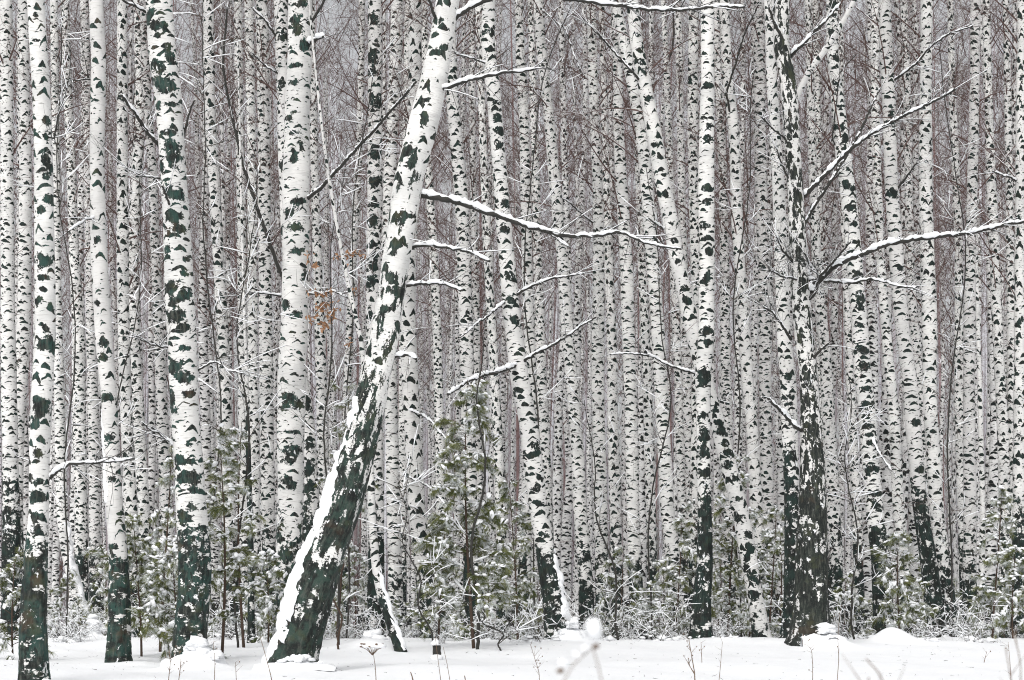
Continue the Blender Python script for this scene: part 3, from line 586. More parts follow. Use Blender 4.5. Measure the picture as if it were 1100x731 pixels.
T('t44', 'speckled birch right of the ladder-marked birch', 46, [(1058, -5, 8), (1061, 100, 9), (1064, 183, 10), (1068, 260, 11), (1072, 366, 11.5), (1077, 457, 12.5), (1079, 549, 13), (1080, 690, 14)], 'dense')
T('t47', 'thin pinkish birch stem right of the ladder-marked birch foot', 44, [(1049, 300, 4), (1052, 400, 5), (1055, 549, 6), (1054, 620, 6.5), (1053, 690, 7)], 'sparse', top=8, dark_y=720)
T('t46', 'messily marked birch second from the right edge', 46, [(1080, -5, 7), (1083, 183, 8), (1086, 366, 9.5), (1087, 480, 10.5), (1088, 690, 12)], 'dense')
T('t45', 'birch at the right edge with a black snow-flecked foot', 36, [(1097, -5, 10), (1096, 183, 10.5), (1095, 366, 12), (1094, 457, 13), (1094, 549, 15), (1095, 600, 17), (1095, 690, 19)], 'dense', dark_y=590, soft=30)

# ---- boughs read off the photograph
B('white', [(52, 514), (60, 506), (75, 498), (110, 497), (130, 496), (144, 493)], 4.5, 2, snow=1.2, twigs=4)
B('white', [(50, 145), (57, 150), (60, 140), (63, 123), (72, 95)], 2.5, 1, snow=.7, twigs=4)
B('patched', [(174, 160), (160, 143), (145, 122), (130, 102)], 4.5, 3, snow=.9, twigs=2)
B('patched', [(187, 231), (181, 216), (174, 200)], 3, 2, snow=.9)
B('patched', [(160, 15), (152, 11), (131, 0), (118, -8)], 3, 2, snow=1.1)
B('patched', [(178, 192), (166, 192), (150, 187), (136, 181)], 2.4, 1.2, snow=1.1, twigs=2)
B('patched', [(188, 374), (176, 373), (163, 370), (150, 364)], 2.6, 1.4, snow=1.1, twigs=4)
B('patched', [(190, 480), (180, 473), (170, 466), (162, 463), (155, 456)], 2.6, 1.4, snow=1.2, twigs=3)
B('patched', [(197, 148), (201, 130), (206, 115), (209, 108)], 3, 1.6, snow=.4, dy=-.2)
B('patched', [(213, 398), (222, 392), (232, 390), (246, 397), (268, 403)], 2.4, 1.2, snow=1, twigs=6)
B('mossy', [(107, 231), (98, 235), (86, 240), (72, 250)], 2.6, 1.6, snow=1.2, twigs=2)
B('mossy', [(103, 85), (90, 85), (75, 88), (60, 94)], 1.8, .8, snow=.5, twigs=4)
B('tall', [(330, 214), (345, 202), (365, 180), (400, 142), (430, 108), (447, 88)], 4, 2, snow=.75, dy=-4, twigs=9)
B('tall', [(306, 303), (297, 283), (285, 248), (275, 220), (262, 182), (247, 115), (239, 72), (244, 10)], 4, 2, snow=.35, twigs=14, dy=-1)
B('tall', [(329, 316), (345, 315), (360, 314), (373, 320)], 2.8, 1.6, snow=1.1, twigs=3)
B('tall', [(303, 318), (290, 317), (275, 314), (255, 318)], 2.6, 1.4, snow=1.0, twigs=5)
B('tall', [(331, 48), (340, 42), (348, 39)], 5, 2.5, snow=1.5)
B('tall', [(332, 28), (338, 18), (347, 4), (354, -10)], 3.2, 2.4, snow=.3, dy=-.3)
B('behind_tall', [(307, 55), (296, 38), (285, 22), (270, 8)], 3, 2, snow=.9, twigs=3)
B('behind_tall', [(309, 87), (297, 78), (280, 67), (272, 58)], 2.4, 1.4, snow=.9, twigs=3)
B('leaning', [(458, 112), (466, 104), (475, 95), (500, 87), (525, 81), (552, 78), (575, 74)], 5, 2.6, snow=1.0, twigs=5)
B('leaning', [(450, 209), (462, 211), (480, 214), (510, 223), (545, 235), (572, 246), (600, 252), (630, 254), (653, 253), (662, 247), (680, 256), (700, 263), (732, 268)], 7.5, 2, snow=.95, twigs=12, dy=-1.2)
B('leaning', [(592, 252), (600, 258), (612, 266)], 3, 1.5, snow=1.3, dy=-.1)
B('leaning', [(439, 265), (455, 264), (475, 264), (495, 268), (512, 274), (526, 281)], 4.4, 2.6, snow=1.15, twigs=2)
B('leaning', [(432, 309), (445, 306), (460, 304), (478, 305), (497, 312)], 4.2, 2.6, snow=1.15, twigs=2)
B('leaning', [(422, 383), (433, 381), (440, 382), (447, 386)], 4, 2.8, snow=1.5)
B('leaning', [(476, 32), (486, 22), (497, 12), (515, 3), (545, -6), (580, -6), (612, 1), (660, 4), (690, 10), (715, 12), (742, 11), (765, 6), (800, 8)], 5.5, 2.6, snow=1.0, twigs=10, dy=-.8)
B('leaning', [(475, 34), (469, 25), (465, 12), (458, -6)], 3.6, 2.6, snow=.2, dy=-.3)
B('bowed', [(545, 322), (532, 333), (515, 346), (494, 363)], 3.2, 1.6, snow=.9, twigs=5, dy=-1)
B('bowed', [(549, 321), (562, 312), (587, 300), (606, 298), (627, 294)], 3.4, 1.6, snow=1.0, twigs=6)
B('bowed', [(557, 392), (545, 396), (520, 403), (500, 411), (481, 424)], 5, 3, snow=1.0, twigs=8, dy=-1.6)
B('bowed', [(557, 391), (570, 383), (588, 374), (605, 364), (622, 352), (640, 341)], 3.6, 1.6, snow=1.0, twigs=6, dy=-1)
B('bowed', [(529, 70), (517, 66), (505, 63), (488, 57)], 2.4, 1.2, snow=1.0, twigs=2)
B('t65', [(434, 440), (450, 444), (462, 452), (474, 466), (487, 480)], 2.6, 1.4, snow=1.1, twigs=5, dy=-2)
B('t65', [(436, 512), (450, 517), (466, 527), (480, 545)], 2.2, 1.2, snow=1.1, twigs=4, dy=-2)
B('slant', [(750, 402), (738, 399), (725, 395), (705, 385), (690, 381), (670, 380), (655, 381)], 3, 1.4, snow=1.1, twigs=3)
B('slant', [(716, 247), (708, 243), (699, 237)], 2.6, 1.5, snow=1.2)
B('slant', [(694, 95), (682, 80), (665, 62), (645, 40), (625, 18)], 2.8, 1.4, snow=.7, twigs=7)
B('t24', [(580, 9), (588, 16), (598, 24), (608, 32), (615, 55), (625, 80)], 2.4, 1.2, snow=.7, twigs=6, dy=-1)
B('t26', [(638, 240), (625, 230), (615, 221), (604, 213), (590, 198)], 2, 1, snow=.9, twigs=4, dy=-1)
B('t29', [(716, 72), (722, 55), (724, 35), (723, 10), (722, -8)], 2.4, 1.6, snow=.3, dy=-.5, twigs=4)
B('t32', [(786, 130), (780, 100), (790, 70), (800, 35), (815, 5)], 2.6, 1.4, snow=.5, twigs=8, dy=-1)
B('forked', [(848, 62), (854, 55), (865, 45), (885, 25), (903, 4)], 4.4, 2.4, snow=1.0, twigs=5)
B('forked', [(852, 113), (860, 95), (870, 76), (882, 60), (893, 45), (905, 25), (920, -4)], 7, 5, snow=.8, twigs=4, mat='limb', dy=-.8)
B('forked', [(862, 212), (880, 195), (905, 168), (925, 152), (955, 132), (985, 118), (1010, 106), (1026, 96)], 5, 2.2, snow=1.0, twigs=10, dy=-1.6)
B('forked', [(862, 245), (874, 222), (890, 198), (905, 175), (925, 140), (945, 95)], 4.5, 2, snow=.5, twigs=8, dy=.8)
B('forked', [(864, 320), (880, 302), (893, 288), (905, 281), (925, 273), (950, 264), (975, 258), (995, 255), (1030, 253), (1065, 245), (1085, 240), (1106, 238)], 6.5, 3, snow=1.1, twigs=12, dy=-2)
B('forked', [(864, 300), (878, 301), (905, 304), (922, 303), (935, 299), (950, 303), (965, 308), (985, 309)], 4, 1.6, snow=1.1, twigs=8, dy=-1.2)
B('forked', [(866, 315), (876, 302), (888, 289), (902, 274), (914, 260)], 4, 1.4, snow=.3, twigs=4, dy=-.9)
B('forked', [(862, 302), (852, 300), (838, 296), (826, 290)], 3, 1.4, snow=.8, twigs=12, dy=-.8)
B('forked', [(860, 285), (850, 279), (840, 268), (834, 255)], 3, 1.2, snow=.5, dy=-.5, twigs=10)
B('forked', [(862, 330), (874, 318), (880, 306), (878, 290)], 3, 1.2, snow=.6, dy=-.6, twigs=10)
B('forked', [(855, 200), (846, 190), (838, 172), (834, 160)], 2.6, 1.2, snow=.4, dy=-.4, twigs=6)
B('forked', [(852, 160), (842, 148), (830, 138), (818, 126)], 2.6, 1.2, snow=.4, dy=-.4, twigs=6)
B('forked', [(866, 300), (872, 290), (868, 280), (864, 272)], 3, 1.8, snow=1.3, dy=-.6, twigs=5)
B('forked', [(868, 465), (858, 461), (845, 449), (835, 438), (825, 428)], 5, 3, snow=1.1, twigs=2, dy=-.7)
B('forked', [(868, 392), (874, 385), (882, 376), (890, 369)], 4, 2, snow=.5, dy=-.5, twigs=2)
B('forked', [(849, 60), (842, 45), (832, 25), (826, 8)], 4, 2.4, snow=.4, twigs=4, dy=-.4)
B('forked', [(850, 365), (840, 350), (830, 335), (820, 330)], 3.4, 1.5, snow=.8, twigs=8, dy=-.6)
B('rightcurve', [(901, 165), (894, 150), (902, 78), (920, 58)], 1.8, .8, snow=.2, twigs=3, dy=-.4)
B('rightcurve', [(934, 462), (940, 478), (946, 490), (958, 506)], 2.4, 1.4, snow=1.1, dy=-.6)
B('t39', [(959, 212), (966, 200), (975, 188), (985, 175)], 3, 1.4, snow=.2, twigs=3, dy=-.5)
B('t39', [(955, 90), (967, 82), (982, 70), (1000, 50), (1020, 36), (1045, 28)], 3, 1.4, snow=.9, twigs=6, dy=-1)
B('t45', [(1092, 195), (1085, 191), (1075, 187), (1066, 184)], 2.4, 1.4, snow=1.1, twigs=2, dy=-.7)
B('t43', [(1046, 25), (1030, 32), (1012, 42), (1000, 55)], 2.2, 1.2, snow=.7, twigs=6, dy=-.7)
M['limb'] = M['sparse']

MOUNDS += [(*W(210, 700, 22.3)[:2], .42, .13), (*W(400, 690, 27.5)[:2], .5, .17), (*W(957, 690, 30)[:2], .38, .22), (*W(893, 690, 28.3)[:2], .35, .18), (*W(616, 690, 30.4)[:2], .35, .17), (*W(325, 722, 20.4)[:2], .45, .05), (*W(60, 700, 27)[:2], .5, .06), (*W(840, 690, 29.5)[:2], .6, .06), (*W(780, 690, 30)[:2], .6, .07), (*W(120, 720, 23.5)[:2], .6, .03), (*W(260, 700, 24)[:2], .8, .06), (*W(1010, 690, 30)[:2], .9, .05), (*W(480, 705, 26)[:2], .8, .03)]

WELLS = [(203, 712, 23), (127, 710, 24), (38, 732, 17.5), (312, 720, 21)]
MOUNDS += [(*W(312, 720, 20.55)[:2], .3, .06), (*W(300, 720, 20.7)[:2], .2, .08)]
for px_, py_, Z_ in WELLS[:3]:
    MOUNDS += [((px_ - 550) * Z_ / FPX, Z_ - .1, .42, -.07), ((px_ - 550) * Z_ / FPX + .35, Z_ - .45, .3, .03)]
for _ in range(46):
    MOUNDS.append((R.uniform(-8, 8), R.uniform(17, 31), R.uniform(.15, .6), R.uniform(-.025, .035)))
BIRCH = 'birch trunks of the wood'
TREEOBJ = {}
for ti, (key, label, Z, pts, mat, kw) in enumerate(TREES):
    base_pt = max(pts, key=lambda q: q[1]); bx = (base_pt[0] - 550) * Z / FPX
    base = (bx, Z, float(ground(bx, Z)))
    t = thing('birch_tree', label, 'tree', base, group=BIRCH); TREEOBJ[key] = t
    top = kw.pop('top', 19 + (ti * 7 % 5))
    if mat in ('dense', 'mid'): kw['bias'] = kw.get('bias', 0) + (.24 if mat == 'dense' else .16)
    tr, cur = trunk_obj(key, pts, Z, M[mat], t, base, top=top, seed=ti + 1, **kw)
    if Z >= 33 and top > 12:
        X, zz = cur[0], cur[1]
        me = CROWNS[ti % 6]
        c = bpy.data.objects.new('crown', me); col.objects.link(c); c.parent = t
        za, zb = 8.0, 16.0
        xa, xb = np.interp(za, zz, X), np.interp(zb, zz, X)
        lean = math.atan2(xb - xa, zb - za)
        # crown axis follows the upper trunk
        c.rotation_euler = (0, lean, 0); c.location = (xa - bx - math.tan(lean) * (za - base[2]), 0, 0)
        c.delta_rotation_euler = (0, 0, 0)
    for bi, (bp, w0, w1, bk) in enumerate(BR.get(key, ())):
        bk = dict(bk)
        if bk.get('mat') == 'limb':
            bk.pop('mat')
            n0 = 60; g2 = np.random.default_rng(5)
            Pw = [W(px, py, Z - .6 * i / (len(bp) - 1)) for i, (px, py) in enumerate(bp)]
            C = spline(Pw, n0) - np.asarray(base); r = np.linspace(w0, w1, n0) * Z / FPX / 2
            V, Q, Tt = tube(C, r, 12)
            arc = np.concatenate([[0], np.cumsum(np.linalg.norm(np.diff(C, axis=0), axis=1))])
            buv = np.concatenate([np.stack([np.tile(np.arange(12) / 12 * 6.28 * r.mean(), n0), np.repeat(arc, 12), np.zeros(12 * n0)], -1), np.zeros((2, 3))])
            mb = MB(); mb.add(V, Q, Tt, buv=buv, patch=np.full(len(V), .1))
            b = mb.build('branch', M['sparse'], t)
            sb = MB(); sb.add(*tube(C + np.array([0, 0, 1.0]) * (r[:, None] * .75), r * (.55 + .25 * np.sin(np.arange(n0) * .9)), 8)); sb.build('snow', M['snow'], b)
        else:
            branch_obj(t, base, bp, Z, w0, w1, seed=ti * 20 + bi, **bk)
    if key == 'leaning':
        s = snow_side(cur, tr, (0, 0, 0) if False else base, -1, 430, 722, Z, .74, .045, 3)
        pass
    if key == 'bowed': snow_side(cur, tr, base, 1, 590, 705, Z, .8, .04, 5)
    if key == 'hooked': snow_side(cur, tr, base, 1, 600, 700, Z, .95, .03, 6)
    if key == 'bent_foot': snow_side(cur, tr, base, 1, 560, 690, Z, 1.0, .045, 8)
    if key == 'mossy': snow_side(cur, tr, base, -1, 440, 540, Z, .7, .012, 9)

# ------------------------------------------------------------------ far rows of birches
GAPS = [(65, 75), (113, 121), (152, 160), (212, 219), (340, 352), (366, 380), (448, 456), (590, 602), (652, 658), (705, 712), (726, 732), (805, 811), (893, 900), (936, 943), (1014, 1019), (1051, 1058)]
protos = []
for v in range(12):
    g = np.random.default_rng(300 + v)
    hgt = g.uniform(23, 28); r0 = g.uniform(.115, .155)
    zz = np.concatenate([np.arange(-.3, 14, .16), np.arange(14, hgt, .3)])
    X = .10 * np.sin(zz * .22 + g.uniform(0, 6)) + .04 * np.sin(zz * .7 + g.uniform(0, 6)) + zz * g.normal(0, .007)
    X -= X[0]; Yv = .05 * np.sin(zz * .3 + g.uniform(0, 6))
    r = np.interp(zz, [-.3, 0, .5, 3, 12, hgt], [r0 * 1.4, r0 * 1.35, r0 * 1.12, r0, r0 * .68, .02])
    n = 10; ph = math.pi / 2 + 2 * math.pi * np.arange(n + 1) / n
    V = np.stack([X[:, None] + r[:, None] * np.cos(ph), Yv[:, None] + r[:, None] * np.sin(ph), zz[:, None] + 0 * ph], -1)
    o = g.uniform(0, 60, 3)
    buv = np.stack([ph[None] * r0 + o[0] + 0 * zz[:, None], zz[:, None] + o[1] + 0 * ph[None], 0 * zz[:, None] + o[2] + 0 * ph], -1)
    dk = g.uniform(.5, 1.6)
    patch = np.clip(.5 - (zz - dk) / .9, 0, 1.1)[:, None] + .14 + 0 * ph[None]
    m = n + 1; i = np.arange(len(zz) - 1)[:, None] * m; k = np.arange(n)[None]
    Q = np.stack([i + k, i + k + 1, i + m + k + 1, i + m + k], -1).reshape(-1, 4)
    mb = MB(); mb.add(V.reshape(-1, 3), Q, buv=buv.reshape(-1, 3), patch=patch.ravel())
    me = mb.mesh('trunk'); me.materials.append(M['far'])
    protos.append(me)
ZONES = [(0, 160, 'slender distant birch in the back rows, left of the stout patched birch'),
         (160, 310, 'slender distant birch in the back rows, between the patched and thick pale birches'),
         (310, 480, 'slender distant birch in the back rows, behind the massive leaning birch'),
         (480, 580, 'slender distant birch in the back rows, behind the young pine and bowed birch'),
         (580, 690, 'slender distant birch in the back rows, behind the thin dark sapling'),
         (690, 830, 'slender distant birch in the back rows, behind the slanting and dark-footed birches'),
         (830, 960, 'slender distant birch in the back rows, behind the gnarled birch with snowy boughs'),
         (960, 1101, 'slender distant birch in the back rows, behind the ladder-marked birch')]
px = 2.0; far = []
while px < 1099:
    if not any(a < px < b for a, b in GAPS): far.append(px)
    px += R.uniform(4.2, 8.2)
first = {}
for i, p in enumerate(far):
    Z = R.uniform(54, 100)
    x = (p - 550) * Z / FPX
    lab = next(l for a, b, l in ZONES if a <= p < b)
    t = thing('birch_tree', lab, 'tree', (x, Z, float(ground(x, Z))), group='slender birches of the back rows')
    sc = R.choice([.62, .8, .9, 1, 1.1, 1.25]) * R.uniform(.93, 1.07)
    o = bpy.data.objects.new('trunk', protos[i % 12]); col.objects.link(o); o.parent = t
    o.rotation_euler = (R.gauss(0, .008), R.gauss(0, .014), R.choice([0, math.pi]) + R.uniform(-.4, .4)); o.scale = (sc, sc, R.uniform(.9, 1.08))
    c = bpy.data.objects.new('crown', CROWNS[R.randrange(6)]); col.objects.link(c); c.parent = t
    c.rotation_euler = (0, 0, R.uniform(0, 6.28)); c.location = (0, 0, R.uniform(1, 4)); c.scale = (1, 1, R.uniform(1, 1.2))

# ------------------------------------------------------------------ far wood (one mass of twigs and stems)
def far_wood():
    g = np.random.default_rng(77); mb = MB()
    def scatter(n, zlo, zhi, dlo, dhi):
        Y = g.uniform(dlo, dhi, n); X = (g.uniform(-250, 1350, n) - 550) * Y / FPX
        return np.stack([X, Y, g.uniform(zlo, zhi, n)], -1)
    # stems
    n = 550; P = scatter(n, -2, -1.8, 100, 132)
    V, Q, _ = twigs_bulk(P, np.stack([g.normal(0, .02, n), g.normal(0, .02, n), np.ones(n)], -1), g.uniform(26, 38, n), g.uniform(.07, .13, n), g.normal(0, .25, (n, 3)), 8, 5)
    tint = np.repeat(g.choice([.62, .78, .9, .95], n), 9 * 5); mb.add(V, Q, tint=tint + g.normal(0, .05, len(tint)))
    # limbs and twigs, clumped in slow waves so some gaps stay brown and others let the sky in
    def twl(n, L0, L1, r0, r1, zlo, zhi, tl):
        P = scatter(n, zlo, zhi, 100, 134)
        k = .5 + .5 * np.sin(P[:, 0] * .9 + 2 * np.sin(P[:, 2] * .14)) * np.sin(P[:, 0] * .37 + P[:, 2] * .22 + 1)
        P = P[g.random(n) < .12 + .88 * k]; n = len(P); kk = .5 + .5 * np.sin(P[:, 0] * .61 + 1.3 * np.sin(P[:, 2] * .11) + 2)
        D = np.stack([g.normal(0, .42, n), g.normal(0, .3, n), g.uniform(.5, 1.1, n) * np.where(g.random(n) < .82, 1, -1)], -1)
        V, Q, _ = twigs_bulk(P, D, g.uniform(L0, L1, n), g.uniform(r0, r1, n), np.stack([g.normal(0, .2, n), g.normal(0, .2, n), g.normal(-.2, .2, n)], -1), 2, 3)
        base = np.where(g.random(n) < tl * (1.35 - .8 * kk), g.uniform(.7, 1, n), g.uniform(.0, .56, n) * (1 - .45 * kk))
        mb.add(V, Q, tint=np.repeat(base, 9))
    twl(39000, 1.2, 3.2, .012, .022, -1, 36, .22)
    twl(78000, .8, 2.0, .008, .014, -1, 36, .26)
    twl(18000, .4, 1.2, .010, .018, -1.8, 3.5, .55)
    o = mb.build('far_wood', M['wood'])
    tag(o, 'brown and grey mass of bare snowy twigs far behind the birches', 'wood', kind='stuff')
far_wood()

# ------------------------------------------------------------------ young pines
def make_pine(seed, h, spread=.34, bare=.12, snowy=1.0, density=1.0, curve=.03):
    g = np.random.default_rng(seed)
    zt = np.linspace(0, h, 24); cx = curve * h * np.sin(zt / h * 2.4 + g.uniform(0, 6)); cx -= cx[0]; cy = .5 * curve * h * np.sin(zt / h * 2 + g.uniform(0, 6)); cy -= cy[0]
    tr = MB(); tr.add(*tube(np.stack([cx, cy, zt], -1), np.interp(zt, [0, h], [.0065 * h ** .8 + .006, .003]), 8))
    nd = MB(); sn = MB(); S = []; D = []; tint = []
    zb = bare * h
    while zb < h * .985:
        f = 1 - (zb - bare * h * .5) / h; az = g.uniform(0, 6.283)
        L = spread * h * (max(f, .03) ** .7) * g.uniform(.45, 1.15) + .05
        c0 = np.array([np.interp(zb, zt, cx), np.interp(zb, zt, cy), zb])
        u = np.linspace(0, 1, 9); rise = g.uniform(.2, 1.0); sag = g.uniform(.1, .9) * snowy
        dirx = np.array([math.cos(az), math.sin(az), 0]); wob = g.normal(0, .12)
        sidx = np.array([-dirx[1], dirx[0], 0])
        P = c0 + dirx * (L * u)[:, None] + sidx * (L * wob * np.sin(u * 3))[:, None] + np.array([0, 0, 1.0]) * (L * (rise * u + (.1 - sag) * u ** 2.2))[:, None]
        tr.add(*tube(P, np.linspace(.003 + .003 * L, .0018, 9), 5))
        shoots = [(P[-1], P[-1] - P[-2]), (P[-2], P[-1] - P[-2]), (P[-3], P[-1] - P[-3])]
        for q in range(int(2 + L * 8 * density)):
            i = g.integers(2, 8); a = g.uniform(0, 1); p = P[i] * (1 - a) + P[i + 1] * a
            d = (P[i + 1] - P[i]); d = d / np.linalg.norm(d); side = np.cross(d, [0, 0, 1]) * g.choice([-1, 1])
            dd = d * .7 + side * g.uniform(.3, 1) + np.array([0, 0, g.uniform(-.7, .5)]); dd /= np.linalg.norm(dd)
            e = p + dd * (.05 + L * .30) * g.uniform(.4, 1)
            tr.add(*tube(np.stack([p, (p + e) / 2 + [0, 0, .008], e]), [.0026, .0022, .0016], 4))
            shoots.append((e, dd + np.array([0, 0, -.25]))); shoots.append(((p + e) / 2, dd))
        for e, dd in shoots:
            dd = dd / np.linalg.norm(dd); m = int(24 * density)
            aa = e + dd * g.uniform(-.07, .02, m)[:, None]
            S.append(aa); D.append(dd * 1.0 + g.standard_normal((m, 3)) * .5 + np.array([0, 0, -.15]))
            b = g.uniform(.15, .70); b = b if g.random() > .22 * snowy else .86
            tint.append(np.clip(b + g.normal(0, .09, m), 0, 1))
            nl = g.integers(0, 3) if g.random() < .55 * snowy else 0
            for q in range(nl):
                s = g.uniform(.012, .034); lump(sn, e + dd * g.uniform(-.07, .05) + g.normal(0, .012, 3) + np.array([0, 0, .014]), s * g.uniform(1, 2.0), s * g.uniform(.7, 1.2), s * g.uniform(.55, .9), g, math.atan2(dd[1], dd[0]), -math.asin(max(-1, min(1, dd[2]))) + g.normal(0, .3))
        k = g.integers(0, 5)
        if g.random() < .8 * snowy:
            C = P[k:k + 4]; sn.add(*tube(C + np.array([0, 0, .009]), np.array([.005, .013, .014, .006]) * g.uniform(.7, 1.3), 6))
        zb += g.uniform(.02, .085) * (1.1 if h > 2 else .75) / density
    S = np.concatenate(S); D = np.concatenate(D); tint = np.concatenate(tint); n = len(S)
    V, Q, _ = twigs_bulk(S, D, g.uniform(.055, .095, n), np.full(n, .0028), np.tile([0, 0, -.014], (n, 1)), 2, 3)
    nd.add(V, Q, tint=np.repeat(tint, 9))
    return tr, nd, sn
def pine(seed, label, px_, Z, h, rz=0, name='young_pine', **kw):
    x = (px_ - 550) * Z / FPX
    t = thing(name, label, 'pine', (x, Z, float(ground(x, Z)) - .03), rz, 'young pines under the birches')
    tr, nd, sn = make_pine(seed, h, **kw)
    tr.build('trunk', M['stem'], t); nd.build('needles', M['needle'], t); tag(sn.build('snow', M['snow'], t), kind='stuff')
    return t
pine(1, 'tallest olive green young pine with double stem, right of the leaning birch', 509, 27.5, 3.75, spread=.20, bare=.18, density=1.35, snowy=1.1)
pine(2, 'small bushy pine with thin straight stem between mossy-footed and patched birches', 152, 25.5, 1.75, spread=.36, bare=.2, density=1.1, snowy=1.0)
pine(3, 'slender young pine with reddish stem right of the patched birch', 238, 24, 2.75, spread=.16, bare=.2, density=.8)
pine(4, 'narrow snowy pine peeking between thick pale birch and leaning birch', 362, 33, 4.2, spread=.13, bare=.5, density=.8, snowy=1.3)
pine(5, 'feathery young pine with brown stem between dark-footed and gnarled birches', 782, 34.6, 3.3, spread=.24, bare=.15, snowy=1.4)
pine(6, 'small snowy pine at the foot of the boldly marked birch', 967, 31.5, 1.75, spread=.34, snowy=1.3)
pine(7, 'snow-loaded pine bush left of the bright white birch foot', 14, 24, 1.25, spread=.42, snowy=1.6)
pine(8, 'small pine bush crouching against the foot of the patched birch', 192, 23.8, 1.55, spread=.34, snowy=1.5)
pine(9, 'pale frosted pine right of the pinkish birch stem', 1066, 34, 2.6, spread=.18, snowy=1.5)
pine(10, 'small pine with snowy fingers left of the dark-footed birch', 725, 34, 2.3, spread=.22, snowy=1.4, bare=.1)
pine(11, 'low snow-buried pine left of the leaning birch foot, beside thick pale birch', 288, 30, 1.4, spread=.4, snowy=1.7)
pine(12, 'small green pine right of the tallest pine, near the bowed birch', 556, 33, 2.7, spread=.24, snowy=1.2, bare=.08)
pine(13, 'frosted pine left of the gnarled birch foot', 826, 34.2, 2.4, spread=.24, snowy=1.5, bare=.06)
pine(14, 'narrow snowy pine left of the tallest pine', 471, 31, 2.1, spread=.2, snowy=1.5, bare=.08)
pine(15, 'low frosted pine at the right edge', 1088, 31.5, 1.5, spread=.3, snowy=1.5)

SEED = []
for v in range(4):
    parts = make_pine(60 + v, 1.1 + .25 * v, spread=.38, bare=.04, snowy=1.7, density=.75)
    ms = []
    for b_, nm, mt in zip(parts, ('trunk', 'needles', 'snow'), ('stem', 'needle', 'snow')):
        me = b_.mesh(nm); me.materials.append(M[mt]); ms.append((nm, me))
    SEED.append(ms)
SEEDLAB = [(0, 300, 'frosted pine seedling in the snow left of the thick pale birch'), (300, 560, 'frosted pine seedling in the snow about the tallest young pine'), (560, 840, 'frosted pine seedling in the snow between bowed and gnarled birches'), (840, 1101, 'frosted pine seedling in the snow right of the gnarled birch')]
for i, p in enumerate([30, 66, 110, 176, 246, 270, 345, 383, 420, 446, 489, 530, 575, 640, 668, 705, 735, 765, 806, 832, 905, 935, 978, 1000, 1030, 1052, 1078]):
    Z = R.uniform(32.5, 42); x = (p + R.uniform(-6, 6) - 550) * Z / FPX; sc = R.uniform(.5, 1.2)
    t = thing('pine_seedling', next(l for a, b, l in SEEDLAB if a <= p < b), 'pine', (x, Z, float(ground(x, Z)) - .03), R.uniform(0, 6.28), 'frosted pine seedlings')
    t.scale = (sc, sc, sc)
    for nm, me in SEED[i % 4]:
        o = bpy.data.objects.new(nm, me); col.objects.link(o); o.parent = t
        if nm == 'snow': o['kind'] = 'stuff'

